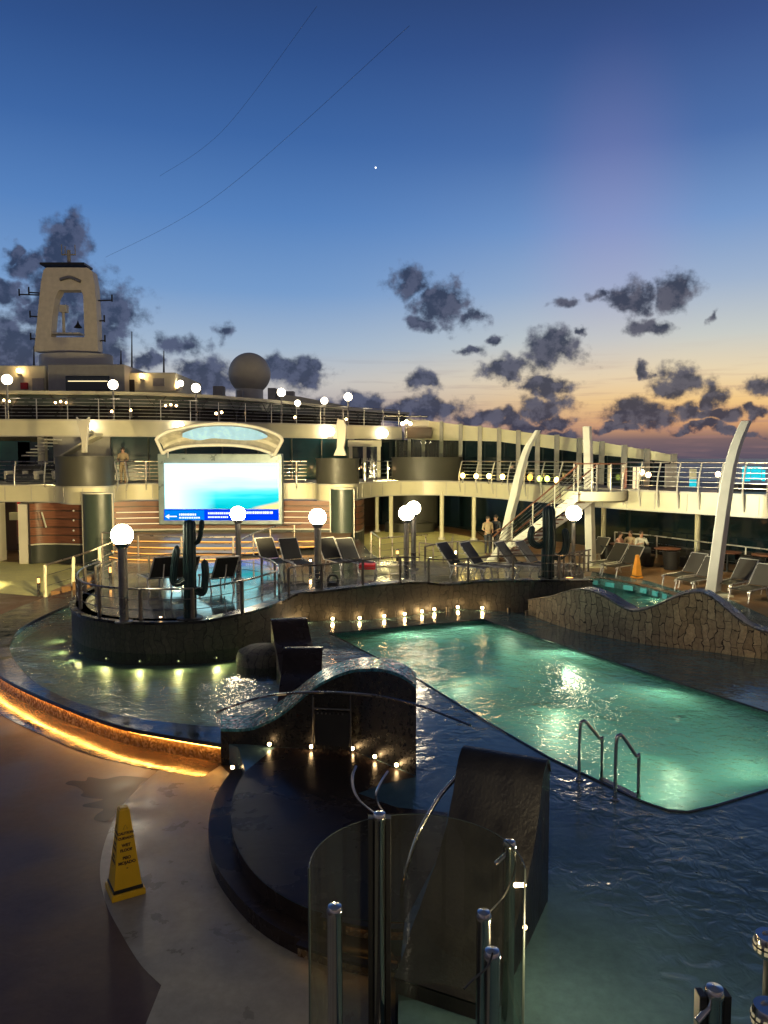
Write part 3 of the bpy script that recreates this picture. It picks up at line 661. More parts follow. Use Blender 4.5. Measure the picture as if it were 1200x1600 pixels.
# the near wave that faces the camera
bp = [(345,1162),(385,1163),(430,1167),(487,1170),(551,1173),(595,1189),(650,1212)]
bw = [(x, onz(x, y, ZB)) for x, y in bp]
prof = [(345,1139),(372,1140),(395,1138),(420,1127),(440,1116),(460,1100),(480,1083),(500,1068),(520,1058),(540,1050),(560,1046),(585,1045),(605,1047),(625,1054),(640,1062),(650,1072)]
px_s = [345+i*(305/40) for i in range(41)]
def yprof(x):
    for (a, b), (c, d) in zip(prof, prof[1:]):
        if a <= x <= c: return b+(d-b)*(x-a)/(c-a)
    return prof[-1][1]
front, tops = [], []
for x in px_s:
    # find the point of the base line seen at this column
    p = interp(bw, x); p = Vector((p.x, p.y, 0)); front.append(p); tops.append(zat(yprof(x), p.y))
tops = [tops[0]]+[(tops[i-1]+2*tops[i]+tops[i+1])/4 for i in range(1, 40)]+[tops[-1]]
def wave(t, front, tops, z0, thick, face, cap, radial=False):
    rd = lambda d: [p+Vector((p.x, p.y, 0)).normalized()*d for p in front] if radial else inset(front, d)
    back = rd(thick)
    n = len(front)
    b = MB()
    for k in range(n-1):
        a, c = front[k], front[k+1]; b.quad((a.x,a.y,z0),(c.x,c.y,z0),(c.x,c.y,tops[k+1]),(a.x,a.y,tops[k]))
        a, c = back[k], back[k+1]; b.quad((a.x,a.y,z0),(c.x,c.y,z0),(c.x,c.y,tops[k+1]),(a.x,a.y,tops[k]))
    for k in (0, n-1):
        a, c = front[k], back[k]; b.quad((a.x,a.y,z0),(c.x,c.y,z0),(c.x,c.y,tops[k]),(a.x,a.y,tops[k]))
    b.build('tiled_wall', face, t)
    b = MB(); f2 = rd(-.015); b2 = rd(thick+.015)
    for k in range(n-1):
        q = (f2[k], f2[k+1], b2[k+1], b2[k]); z = (tops[k]+.012, tops[k+1]+.012, tops[k+1]+.012, tops[k]+.012)
        b.quad(*[(v.x, v.y, zz) for v, zz in zip(q, z)])
        b.quad((f2[k].x,f2[k].y,tops[k]-.03),(f2[k+1].x,f2[k+1].y,tops[k+1]-.03),(f2[k+1].x,f2[k+1].y,tops[k+1]+.012),(f2[k].x,f2[k].y,tops[k]+.012))
        b.quad((b2[k].x,b2[k].y,tops[k]-.03),(b2[k+1].x,b2[k+1].y,tops[k+1]-.03),(b2[k+1].x,b2[k+1].y,tops[k+1]+.012),(b2[k].x,b2[k].y,tops[k]+.012))
    b.build('top_tiles', cap, t)
    return back
t = thing('wave_wall', 'black wave-shaped wall with cyan glinting mosaic top beside the curved shallow pool', 'wave wall', front[20])
wave(t, front, tops, 0, .58, 'mosaic_black', 'mosaic_cyan', True)
# big wave by the glass, running away from us
def wave_away(label, far_x, near_x, far_y, near_y, thick, zs, face, cap, z0=0):
    a = Vector((far_x, far_y, 0)); c = Vector((near_x, near_y, 0)); n = 24
    path = [a+(c-a)*(k/n) for k in range(n+1)]
    tp = [zs(k/n) for k in range(n+1)]
    t = thing('wave_wall', label, 'wave wall', a)
    wave(t, path, tp, z0, thick, face, cap); return t
def curve(pts):
    def f(u):
        for (a, b), (c, d) in zip(pts, pts[1:]):
            if a <= u <= c:
                s_ = (u-a)/(c-a); s_ = s_*s_*(3-2*s_)*.5+s_*.5; return b+(d-b)*s_
        return pts[-1][1]
    return f
pr = onz(860,1385,ZB); pn = onz(618,1552,ZB)
wave_away('tall black wave-shaped wall sloping down behind the curved glass screen', pr.x-.80, pn.x, pr.y+.10, pn.y, .80, curve([(0,1.60),(.04,1.74),(.10,1.79),(.18,1.70),(.26,1.40),(.36,1.14),(.52,.92),(.75,.70),(.92,.50),(1,.45)]), 'slab_dark', 'slab_dark')
# two smaller waves seen end on between the pools
q0 = at3(447, 14.0, 0); q1 = at3(428, 11.7, 0)
wave_away('narrow navy wave wall sloping towards us just behind the cyan-topped wave', q0.x, q1.x, 14.0, 11.9, .68, curve([(0,1.08),(.1,1.12),(.4,.78),(1,.36)]), 'stone_wall', 'navy_step')
q0 = at3(424, 16.4, 0); q1 = at3(438, 14.4, 0)
wave_away('farther low navy wave wall against the stone platform wall', q0.x, q1.x, 16.4, 14.6, .74, curve([(0,1.10),(.1,1.12),(.5,.75),(1,.40)]), 'stone_wall', 'navy_step')
t = thing('stone_buttress', 'small rounded stone hump between the round pool and the navy wave walls', 'stone hump', at3(408, 15.6, 0))
MB().lathe([(.50,0),(.50,.42),(.46,.54),(.30,.63),(.001,.66)], at3(412, 15.9, 0), 20, sx=1.15).build('stone_hump', 'stone_band', t)
# stone wave wall on the right
swp = [(825,937,960),(845,934,967),(862,931,974),(880,925,980),(900,920,986),(918,922,990),(940,930,994),(965,945,999),(985,954,1003),(1005,952,1006),(1025,945,1009),(1050,934,1012),(1070,927,1014),(1090,925,1016),(1105,930,1018),(1120,940,1020),(1140,957,1023),(1160,972,1026),(1185,984,1029),(1215,990,1034),(1260,991,1042),(1300,985,1050)]
base = [onz(x, yb, ZB) for x, yt, yb in swp]; tp = [zat(yt, p.y) for (x, yt, yb), p in zip(swp, base)]
bs2 = spline([(p.x, p.y, 0) for p in base], 4); tz2 = [v.x for v in spline([(z, 0, 0) for z in tp], 4)]
t = thing('wave_wall', 'long olive stone wave wall with two crests beside the green pool', 'wave wall', bs2[0])
wave(t, bs2, tz2, ZB, .42, 'stone_wall', 'stone_cap')

# ------------------------------------------------------------------ gallery deck (ZU) and what carries it
band_pts = [(-90,33.2),(0,33.8),(60,33.6),(88,33.2),(100,32.3),(118,31.8),(150,31.8),(168,32.3),(178,33.6),(200,35),(250,35.5),(345,35.8),(435,36),(488,36),(498,34.9),(515,34.4),(540,34.4),(556,35),(566,36.6),(600,39),(660,40),(720,39),(800,35.5),(900,31.2),(1000,28.2),(1100,26.2),(1200,24.5),(1330,22.8)]
band = spline([at3(x, Y, ZU) for x, Y in band_pts], 4); band = [Vector((v.x, v.y, 0)) for v in band]
t = thing('gallery_fascia', 'long cream deck edge curving round the whole pool area under the railings', 'fascia', band[0])
MB().ribbon([v.xy for v in band], ZU-.70, ZU, .14).build('band', 'cream', t)
lip = inset(band, -.03)
MB().ribbon([v.xy for v in lip], ZU-.03, ZU+.03, .2).build('upper_lip', 'cream2', t)
MB().ribbon([v.xy for v in lip], ZU-.74, ZU-.69, .2).build('lower_lip', 'cream2', t)
b = MB()
for p, d in along(band, 1.25): b.box((p.x+d.y*.004, p.y-d.x*.004, ZU-.36), (.035, .03, .6), rz=atan2(d.y, d.x))
b.build('joint_strips', 'cream2', t)
dk = MB().prism([v.xy for v in inset(band, .10)]+[Vector((17.5, 22)), Vector((17.5, 62)), Vector((-26, 62)), Vector((-26, 33))], ZU-.5, ZU-.01).build('gallery_floor', 'ceiling', smooth=0); struct(dk)
# sun deck band (ZS)
sd_pts = [(-90,37.8),(0,38),(130,38.3),(250,39),(330,40.2),(400,41.5),(500,43.5),(560,45),(600,46.3),(628,47.6)]
sd = [Vector((v.x, v.y, 0)) for v in spline([at3(x, Y, ZS) for x, Y in sd_pts], 4)]
t = thing('sun_deck_fascia', 'long cream upper deck edge behind and above the screen canopy', 'fascia', sd[0])
MB().ribbon([v.xy for v in sd], ZS-.78, ZS, .14).build('band', 'cream', t)
MB().ribbon([v.xy for v in inset(sd, -.03)], ZS-.03, ZS+.04, .2).build('upper_lip', 'cream2', t)
MB().ribbon([v.xy for v in inset(sd, -.03)], ZS-.82, ZS-.77, .2).build('lower_lip', 'cream2', t)
dk = MB().prism([v.xy for v in inset(sd, .10)]+[Vector((sd[-1].x+.5, 60)), Vector((-26, 62)), Vector((-26, 37.8))], ZS-.6, ZS-.01).build('sun_deck_floor', 'ceiling', smooth=0); struct(dk)

# rails of both decks
rp = [Vector((v.x, v.y, ZU+.03)) for v in inset(band, .08)]
def cut(path, x0, x1):
    out = []
    for v in path:
        x = 600+F*v.x/(v.y*cos(P)-(v.z-EYE.z)*sin(P))
        if x0 <= x <= x1: out.append(v)
    return out
def cutz(path, x0, x1): return cut(path, x0, x1)
rail('white wire railing on the gallery edge above the striped lounge doorway', cutz(rp, -90, 90), 1.02, 1.5, 5, pm='alu', tm='steel', curve=.12, kick=.1, group='gallery edge railings')
rail('white wire railing between the first round drum and the big screen', cutz(rp, 178, 256), 1.02, 1.0, 5, pm='alu', tm='steel', curve=.14, kick=.3, group='gallery edge railings')
rail('white wire railing between the big screen and the second round drum', cutz(rp, 434, 489), 1.02, .85, 5, pm='alu', tm='steel', curve=.14, kick=.3, group='gallery edge railings')
rail('wire railing in front of the white double doors', cutz(rp, 566, 612), 1.02, 1.2, 4, pm='alu', tm='steel', group='gallery edge railings')
rail('gallery railing with curved ribs behind the row of coloured lamps', cutz(rp, 716, 915), 1.02, 1.3, 5, pm='cream2', tm='rail_metal', wm='alu', curve=.2, kick=.55, group='gallery edge railings')
rail('long gallery railing with curved ribs in front of the sea view', cutz(rp, 955, 1330), 1.02, .78, 5, pm='cream2', tm='rail_metal', wm='alu', wr=.012, curve=.2, kick=.6, group='gallery edge railings')
rs = [Vector((v.x, v.y, ZS+.04)) for v in inset(sd, .08)]
rail('thin white railing along the upper sun deck with globe lamps', rs, 1.02, 1.5, 5, r=.022, post=.022, pm='alu', tm='steel', wm='alu')

# drums that swell out of the gallery edge
def drum(label, px0, px1, Y, z0, z1, m='drum', depth=1.0):
    x0, x1 = xat(px0, Y, z1), xat(px1, Y, z1); r = (x1-x0)/2; c = Vector(((x0+x1)/2, Y, 0))
    t = thing('round_drum', label, 'drum', (c.x, c.y, z0))
    MB().lathe([(r, z0), (r, z1-.05), (r+.03, z1-.05), (r+.03, z1), (r-.1, z1), (.001, z1)], c, 36, sy=depth).build('drum_shell', m, t)
    return t, c, r
drum('dark olive round drum under the winged sculpture by the stair', 89, 176, 32.9, ZU+.03, zat(713, 31.7), depth=.95)
drum('dark olive round drum to one side of the bright screen under a second sculpture', 494, 561, 35.6, ZU+.03, zat(716, 34.5), depth=.95)
t, c, r = drum('widest olive round drum with glass screen on top', 612, 722, 41.3, ZU+.03, zat(714, 39.5), depth=.55)
b = MB().lathe([(r*.9, zat(714, 41)), (r*.9, zat(690, 41))], c, 30, pi, 2*pi, sy=.5); b.build('glass_screen', 'clear_glass', t)
# sculptures standing on the drums
def sculpture(label, px, Y, pts, th=.16):
    t = thing('winged_sculpture', label, 'sculpture', at3(px, Y, ZU+1.3))
    o = [ony(x, y, Y) for x, y in pts]; MB().extr(o, (0.03, th, 0)).build('sculpture_body', 'cream2', t, bevel=.02)
sculpture('pale forked wing sculpture standing on the drum by the stair', 128, 32.6, [(118,651),(121,656),(125,658),(129,656),(134,655),(138,651),(138,662),(136,676),(135,690),(134,707),(127,707),(127,690),(124,676),(121,664)])
sculpture('pale slender sculpture standing on the drum beside the screen canopy', 533, 35.3, [(527,655),(536,656),(541,665),(540,685),(537,700),(541,712),(521,712),(526,700),(527,680),(525,665)])
# green half-round panels below the drums
for lab, x0, x1, Y, z0, z1 in (('tall dark green half round panel beside the left red wood wall',129,174,31.2,0,zat(771,31.6)),('tall dark green half round panel standing on the stage beside the screen wall',517,552,33.9,ZP+.02,zat(764,34.3))):
    a, c2 = xat(x0, Y), xat(x1, Y); r = (c2-a)/2; cc_ = Vector(((a+c2)/2, Y+.2, 0))
    t = thing('green_panel', lab.replace('left ', 'curved '), 'wall panel', (cc_.x, cc_.y, z0))
    MB().lathe([(r, z0), (r, z1)], cc_, 20, pi, 2*pi, sy=.8).build('panel_face', 'green_panel', t)
    MB().lathe([(r+.04, z1), (r+.04, z1+.06), (.01, z1+.06)], cc_, 20, pi, 2*pi, sy=.8).build('top_rim', 'cream2', t)
    MB().box((cc_.x-r-.03, cc_.y, (z0+z1)/2), (.05, .1, z1-z0)).build('edge_strip', 'cream2', t); MB().box((cc_.x+r+.03, cc_.y, (z0+z1)/2), (.05, .1, z1-z0)).build('edge_strip', 'cream2', t)

# red wood wall with light slots
def wood_wall(label, pts, z0, z1, zb0, lit_, nb=5):
    path = [Vector((v.x, v.y, 0)) for v in spline([at3(x, Y, 2) for x, Y in pts], 5)]
    t = thing('slatted_wood_wall', label, 'wall', path[0])
    MB().ribbon([v.xy for v in path], zb0, z0, .2).build('plinth', 'plinth', t)
    MB().ribbon([v.xy for v in inset(path, .06)], z0, z1, .1).build('backing', 'wood_dark', t)
    h = (z1-z0)/nb; b = MB()
    for k in range(nb): b.ribbon([v.xy for v in path], z0+h*k+.045, z0+h*(k+1)-.01, .05)
    b.build('boards', 'wood', t, smooth=30)
    MB().ribbon([v.xy for v in inset(path, -.02)], z0-.03, z0+.02, .07).build('base_trim', 'cream2', t)
    for k in range(lit_): 
        pth = inset(path, .035); m_ = len(pth)
        MB().ribbon([v.xy for v in pth[1:-1]], z0+h*k+.005+(.0 if k else .025), z0+h*k+.035, .01).build('light_slot', 'led_slot', t)
    return t, path
z_t = ZU-.75
wood_wall('curved red slatted wood wall section by the dark doorway', [(47,32.9),(62,33.2),(90,33.3),(128,33.0)], .85, z_t, 0, 0)
wood_wall('long red slatted wood wall with glowing slots beneath the big screen', [(176,34.3),(220,34.7),(300,35),(400,35.2),(516,35.0)], 1.33, z_t, ZP, 4)
wood_wall('short red slatted wood wall end past the second green panel', [(552,35.0),(560,35.3),(567,36.2),(569,37.5)], 1.2, z_t, .33, 0)
# back wall of passage on the left and its fittings
t = thing('doorway', 'dark recessed doorway with olive jambs beside the curved wood wall', 'doorway', at3(20, 34, 0))
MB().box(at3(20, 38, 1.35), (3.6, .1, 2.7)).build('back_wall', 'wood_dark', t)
MB().box(at3(41, 33.6, 1.3), (.5, 1.2, 2.6), rz=.35).build('jamb', 'cream2', t)
MB().box(at3(-2, 34, 1.3), (.2, .9, 2.6)).build('jamb', 'cream2', t)
MB().box(at3(23, 35.5, 1.9), (.42, .2, .35)).build('wall_box', 'cream', t)
MB().box(at3(27, 36.5, 1.6), (.08, .08, 2.2)).build('door_post', mat('plum', (.10,.05,.05), .5), t)
MB().box(at3(30, 36, 1.9), (.12, .08, 2.0)).build('door_edge', 'red', t)
# wall things on the curved section: poster-like slanted tube
o = MB().tube([ony(65, 800, 32.8), ony(72, 824, 32.8)], .035, 8).build('slanted_light_tube', mat('tube_w', (.5,.52,.45), .3)); tag(o, 'short pale slanted tube mounted on the curved red wood wall', 'tube')
for k, y in enumerate((798, 813, 829, 844)):
    o = MB().sphere(ony(115, y, 32.85), .045, 10, 6).build('wall_stud', 'faint_glow' if 'faint_glow' in M else mat('faint_glow', (.9,.8,.5), .2, .8, em=(1,.85,.5), es=.25)); tag(o, ['topmost','second','third','lowest'][k]+' shiny round stud in the column on the curved wood wall', 'stud', 'studs on the curved wood wall')  # the studs' highlight is put into a faint emission

# ------------------------------------------------------------------ LED screen and canopy
Ys = 34.1
def scr(x, y, dy=0): return ony(x, y, Ys+dy)
t = thing('outdoor_screen', 'huge bright outdoor video screen showing sea with blue caption strip', 'screen', scr(345, 815))
b = MB(); c0, c1 = scr(245, 709), scr(441, 820)
b.box(((c0.x+c1.x)/2, Ys+.35, (c0.z+c1.z)/2), (c1.x-c0.x, .5, c0.z-c1.z)); b.build('screen_frame', mat('scr_frame', (.22,.28,.30), .35, .3), t, bevel=.03)
a0, a1 = scr(256, 724), scr(435, 795)
m = bpy.data.materials.new('screen_image'); m.use_nodes = True; T = m.node_tree; T.nodes.clear()
def sn(ty, **k):
    n_ = T.nodes.new(ty)
    for a, q in k.items(): setattr(n_, a, q)
    return n_
uvn = sn('ShaderNodeTexCoord'); nz_ = sn('ShaderNodeTexNoise'); nz_.inputs['Scale'].default_value = 2.2; nz_.inputs['Detail'].default_value = 6
mpg = sn('ShaderNodeMapping'); mpg.inputs['Scale'].default_value = (.6, 1, 2.4); T.links.new(uvn.outputs['Generated'], mpg.inputs[0]); T.links.new(mpg.outputs[0], nz_.inputs[0])
sp_ = sn('ShaderNodeSeparateXYZ'); T.links.new(uvn.outputs['Generated'], sp_.inputs[0])
def smath(op, a, b=None, c=None):
    n_ = sn('ShaderNodeMath', operation=op)
    for i, v in enumerate((a, b, c)):
        if v is None: continue
        if isinstance(v, (int, float)): n_.inputs[i].default_value = v
        else: T.links.new(v, n_.inputs[i])
    return n_.outputs[0]
h_ = smath('ADD', sp_.outputs[2], smath('MULTIPLY', smath('SUBTRACT', nz_.outputs[0], .5), .55))
rp_ = sn('ShaderNodeValToRGB'); T.links.new(h_, rp_.inputs[0])
els = [(0,(.0,.34,.40)),(.22,(.01,.46,.50)),(.38,(.10,.62,.64)),(.55,(.4,1,1)),(.75,(.58,1.1,1.15)),(1,(.5,.95,1.1))]
while len(rp_.color_ramp.elements) < len(els): rp_.color_ramp.elements.new(.5)
for e_, (p_, c_) in zip(rp_.color_ramp.elements, els): e_.position = p_; e_.color = (*c_, 1)
lf = sn('ShaderNodeMapRange'); T.links.new(sp_.outputs[0], lf.inputs[0]); lf.inputs[1].default_value = .12; lf.inputs[2].default_value = .45; 
mxl = sn('ShaderNodeMix', data_type='RGBA'); T.links.new(lf.outputs[0], mxl.inputs[0]); mxl.inputs[6].default_value = (.53, 1, 1.05, 1); T.links.new(rp_.outputs[0], mxl.inputs[7])
cor = sn('ShaderNodeMapRange'); T.links.new(smath('SUBTRACT', smath('ADD', sp_.outputs[0], smath('MULTIPLY', nz_.outputs[0], .25)), smath('MULTIPLY', sp_.outputs[2], 1.3)), cor.inputs[0]); cor.inputs[1].default_value = .86; cor.inputs[2].default_value = 1.0
mx2 = sn('ShaderNodeMix', data_type='RGBA'); T.links.new(cor.outputs[0], mx2.inputs[0]); T.links.new(mxl.outputs[2], mx2.inputs[6]); mx2.inputs[7].default_value = (1, .55, .2, 1)
em_ = sn('ShaderNodeEmission'); T.links.new(mx2.outputs[2], em_.inputs[0]); em_.inputs[1].default_value = 1.9
ou = sn('ShaderNodeOutputMaterial'); T.links.new(em_.outputs[0], ou.inputs[0]); M['screen_image'] = m
MB().box(((a0.x+a1.x)/2, Ys+.06, (a0.z+a1.z)/2), (a1.x-a0.x, .06, a0.z-a1.z)).build('picture_panel', 'screen_image', t, smooth=0)
k0, k1 = scr(256, 796), scr(435, 813)
emis('scr_blue', (.0, .05, .9), 1.1); emis('scr_blue2', (.0, .22, .85), 1.1); emis('scr_white', (.8, .9, 1), 1.5)
MB().box(((k0.x+k1.x)/2, Ys+.06, (k0.z+k1.z)/2), (k1.x-k0.x, .06, k0.z-k1.z)).build('caption_strip', 'scr_blue', t, smooth=0)
ka, kb = scr(256, 797), scr(320, 813)
MB().box(((ka.x+kb.x)/2, Ys+.04, (ka.z+kb.z)/2), (kb.x-ka.x-.05, .03, ka.z-kb.z-.02)).build('caption_panel', 'scr_blue2', t, smooth=0)
b = MB()
for x0, x1, y in ((262,276,807),):
    p, q = scr(x0, y), scr(x1, y); b.box(((p.x+q.x)/2, Ys+.02, p.z), (q.x-p.x, .012, .05)); b.extr([scr(258,807,-.09), scr(264,803.5,-.09), scr(264,810.5,-.09)], (0, .03, 0))
b.build('arrow_mark', 'scr_white', t, smooth=0)
b = MB()
def txt_bar(x0, x1, y, hh, seed):
    rnd = random.Random(seed); x = x0
    while x < x1-1:
        w = rnd.uniform(1.2, 2.6); p, q = scr(x, y), scr(min(x+w, x1), y); b.box(((p.x+q.x)/2, Ys+.02, p.z), (q.x-p.x, .012, hh)); x += w+rnd.uniform(.5, 1.1)
txt_bar(280, 306, 804, .09, 1); txt_bar(280, 312, 809, .07, 2); txt_bar(325, 360, 802, .09, 3); txt_bar(325, 358, 808, .07, 4); txt_bar(383, 426, 801, .11, 5)
b.build('caption_lines', 'scr_white', t, smooth=0)
# canopy over the screen
t = thing('screen_canopy', 'curved white shell canopy with pale blue panel given a glow above the screen', 'canopy', scr(343, 700))
up = [(244,686),(250,680),(262,674),(285,668),(315,663.5),(345,662),(375,663.5),(402,668),(424,675),(437,682),(441,688)]
lo_ = [(254,709),(262,704),(280,699),(305,696),(343,695),(375,696.5),(402,701),(418,706),(429,711)]
uo = spline([ony(x, y, 33.4) for x, y in up], 4); lo2 = spline([ony(x, y, 33.9) for x, y in lo_], 5)
MB().tube(uo+list(reversed(lo2)), .075, 8, closed=True).build('rim', 'white_paint', t)
u2, l2 = resample(uo, 30), resample(lo2, 30); b = MB(); 
for i in range(29):
    for j in range(6):
        def pt(i_, j_):
            f = j_/6; p = u2[i_].lerp(l2[i_], f); return p+Vector((0, .55*sin(pi*f), .0))
        b.quad(pt(i, j), pt(i+1, j), pt(i+1, j+1), pt(i, j+1))
b.build('shell', mat('shell', (.52,.50,.42), .25), t)
iu = spline([ony(x, y, 33.3) for x, y in [(285,677),(310,668.5),(345,666),(380,668),(405,674),(418,681)]], 4); il = spline([ony(x, y, 33.5) for x, y in [(285,683),(310,688),(330,685),(352,686),(380,688),(405,687),(418,683)]], 4)
iu, il = resample(iu, 24), resample(il, 24); b = MB()
for i in range(23): b.quad(iu[i], iu[i+1], il[i+1], il[i])
b.build('tinted_glow_panel', mat('blue_glow', (.30, .52, .72), .25, em=(.15,.42,.8), es=.38), t)  # the panel's brightness is put into its own blue emission
for x in (262, 424): MB().tube([ony(x, 706, 33.7), ony(x, 720, 34.6)], .05, 8).build('strut', 'cream2', t)
# ------------------------------------------------------------------ rooms behind the gallery
def wallseg(name, label, cat, pts, z0, z1, m, th=.15, group=None):
    path = [at3(x, Y, 0) for x, Y in pts]; path = [Vector((v.x, v.y, 0)) for v in path]
    t = thing(name, label, cat, path[0], group); MB().ribbon([v.xy for v in path], z0, z1, th).build('glazing' if 'glass' in m else 'wall_face', m, t); return t, path
t, pth = wallseg('glass_wall', 'teal glass wall of the gallery lounge behind the big screen', 'glass wall', [(176,39.5),(260,40.5),(440,42),(545,44.5)], ZU, ZS-.78, 'teal_glass')
b = MB()
for p, d in along(pth, 1.9): b.box((p.x-d.y*-.08, p.y-.08, (ZU+ZS-.78)/2), (.07, .08, ZS-.78-ZU))
b.build('mullions', 'green_panel', t)
t, pth = wallseg('glass_wall', 'dark glass wall beside the white double doors', 'glass wall', [(545,44.6),(720,48.5)], ZU, ZS-.78, 'dark_glass')
b = MB()
for p, d in along(pth, 1.6): b.box((p.x, p.y-.08, (ZU+ZS-.78)/2), (.07, .08, ZS-.78-ZU))
b.build('mullions', 'black', t)
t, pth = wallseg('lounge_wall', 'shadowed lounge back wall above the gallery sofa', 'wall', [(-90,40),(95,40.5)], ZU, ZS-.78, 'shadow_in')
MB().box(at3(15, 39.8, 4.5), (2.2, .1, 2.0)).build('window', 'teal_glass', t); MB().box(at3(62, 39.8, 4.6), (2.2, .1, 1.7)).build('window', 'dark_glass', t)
MB().box(at3(67, 38.8, 4.7), (.35, .35, 2.3)).build('column', 'cream2', t)
t, pth = wallseg('grey_wall_panel', 'plain grey wall panel behind the forked sculpture', 'wall', [(88,38.2),(176,38.6)], ZU, ZS-.75, 'grey_wall')
t = thing('inner_staircase', 'pale diagonal stair flight rising to the sun deck behind the railing', 'stair', at3(95, 37.4, ZU))
MB().extr([ony(92,712,37.4), ony(96,712,37.4), ony(150,682,37.4), ony(150,677,37.4)], (0, .9, 0)).build('stringer', 'cream', t)
b = MB()
for k in range(6): b.box(ony(48+k*7, 712-k*5, 37.8), (.5, .9, .06))
b.build('treads', 'cream2', t)
# white double doors
t = thing('double_door', 'white framed glass double doors behind the gallery railing', 'doors', at3(570, 43.6, ZU))
x0, x1 = xat(548, 43.6, 4), xat(592, 43.6, 4); zt = zat(693, 43.6)
b = MB()
for x in (x0, (x0+x1)/2, x1): b.box((x, 43.6, (ZU+zt)/2), (.2, .16, zt-ZU))
b.box(((x0+x1)/2, 43.6, zt), (x1-x0+.3, .18, .35)); b.build('door_frame', 'cream', t)
for k, x in enumerate(((3*x0+x1)/4, (x0+3*x1)/4)):
    d = MB().box((x, 43.62, (ZU+zt)/2), ((x1-x0)/2-.16, .05, zt-ZU-.1)).build('door_leaf', 'dark_glass', t); MB().box((x+(.25 if k == 0 else -.25), 43.55, ZU+1.05), (.04, .06, .3)).build('handle', 'steel', d)
# low sofa and potted things on the gallery lounge
def sofa(px, Y, label):
    t = thing('lounge_sofa', label, 'sofa', at3(px, Y, ZU), 'dark sofas on the gallery'); c = at3(px, Y, ZU)
    MB().box(c+Vector((0, 0, .28)), (1.4, .8, .36)).build('seat', 'cloth_dark', t, bevel=.05); MB().box(c+Vector((0, .34, .62)), (1.4, .18, .6)).build('backrest', 'black', t, bevel=.05)
    for s in (-1, 1): MB().box(c+Vector((s*.68, 0, .42)), (.14, .8, .4)).build('armrest', 'cream2', t, bevel=.03)
sofa(38, 35.6, 'dark sofa with pale arm behind the gallery railing under a lit window'); sofa(66, 35.9, 'second dark sofa nearer the drum behind the gallery railing')
# sun deck rooms: dark band with trusses below a pale eave
eave_pts = [(-90,41.5),(0,42),(200,42.8),(300,44.2),(400,47.5),(480,51.5),(560,57),(640,62)]
ev = [Vector((v.x, v.y, 0)) for v in spline([at3(x, Y, 8.2) for x, Y in eave_pts], 4)]
t = thing('sun_deck_roof', 'long pale roof edge over the dark trussed sun deck bar', 'roof', ev[0])
MB().ribbon([v.xy for v in ev], 8.12, 8.3, .3).build('eave', 'cream', t)
MB().ribbon([v.xy for v in inset(ev, .35)], 7.55, 8.12, .1).build('soffit_band', 'green_panel', t)
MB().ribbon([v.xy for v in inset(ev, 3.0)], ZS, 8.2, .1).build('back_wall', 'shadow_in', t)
MB().prism([v.xy for v in inset(ev, .2)]+[Vector((ev[-1].x, 66)), Vector((-28, 66)), Vector((-28, 42))], 8.18, 8.26).build('roof_slab', 'grey_wall', t)
for i, (p, d) in enumerate(along(ev, 2.6, .8)):
    tr = MB(); n_ = Vector((-d.y, d.x, 0)); q = p+n_*.2
    for s in (-1, 1): tr.tube([q+d*(.55*s)+Vector((0, 0, 8.12)), q+Vector((0, 0, 7.35))], .035, 6)
    tr.tube([q+Vector((0, 0, 7.35)), q+Vector((0, 0, 6.5))], .03, 6)
    tr.build('truss', 'black', t)
# wheelhouse and funnel base above
def hbox(name, label, cat, x0, x1, ytop, ybot, Y, depth, m='cream', **k):
    a, c = xat(x0, Y, 9), xat(x1, Y, 9); z0, z1 = zat(ybot, Y), zat(ytop, Y)
    t = thing(name, label, cat, ((a+c)/2, Y, z0)); MB().box(((a+c)/2, Y+depth/2, (z0+z1)/2), (c-a, depth, z1-z0)).build('wall', m, t, bevel=.06); return t
t = hbox('deckhouse', 'cream deckhouse with red box and wall lamp at the far side of the funnel', 'deckhouse', -90, 72, 571, 612, 50, 8)
MB().box(ony(38, 603, 49.9), (.42, .2, .42)).build('red_box', 'red', t); MB().box(ony(60, 602, 49.95), (.75, .12, .9)).build('door', 'grey_wall', t)
t = hbox('deckhouse', 'central deckhouse with wide dark window under the funnel', 'deckhouse', 75, 195, 569, 612, 49, 9, 'grey_wall')
MB().box(ony(137, 599, 48.95), (2.8, .12, .95)).build('window', 'dark_glass', t, bevel=.1)
MB().box(ony(137, 595.5, 48.85), (2.5, .03, .05)).build('window_light', 'led_slot', t)
t = hbox('deckhouse', 'cream deckhouse with dark door and louvre past the funnel', 'deckhouse', 195, 275, 582, 612, 50, 7)
MB().box(ony(204, 603, 49.95), (.5, .12, .8)).build('door', 'black', t); MB().box(ony(248, 597, 49.95), (.75, .12, .5)).build('louvre', 'grey_wall', t)
t = thing('funnel_base', 'round cream base under the radar mast', 'funnel', at3(126, 53, zat(572, 53)))
c = at3(126, 54, 0); r = (xat(183, 54, 10)-xat(69, 54, 10))/2; z0, z1 = zat(575, 52), zat(548, 52)
MB().lathe([(r, z0), (r, z1-.1), (r-.1, z1), (.001, z1)], Vector((c.x, c.y, 0)), 32, sy=.5).build('drum_shell', 'cream2', t)
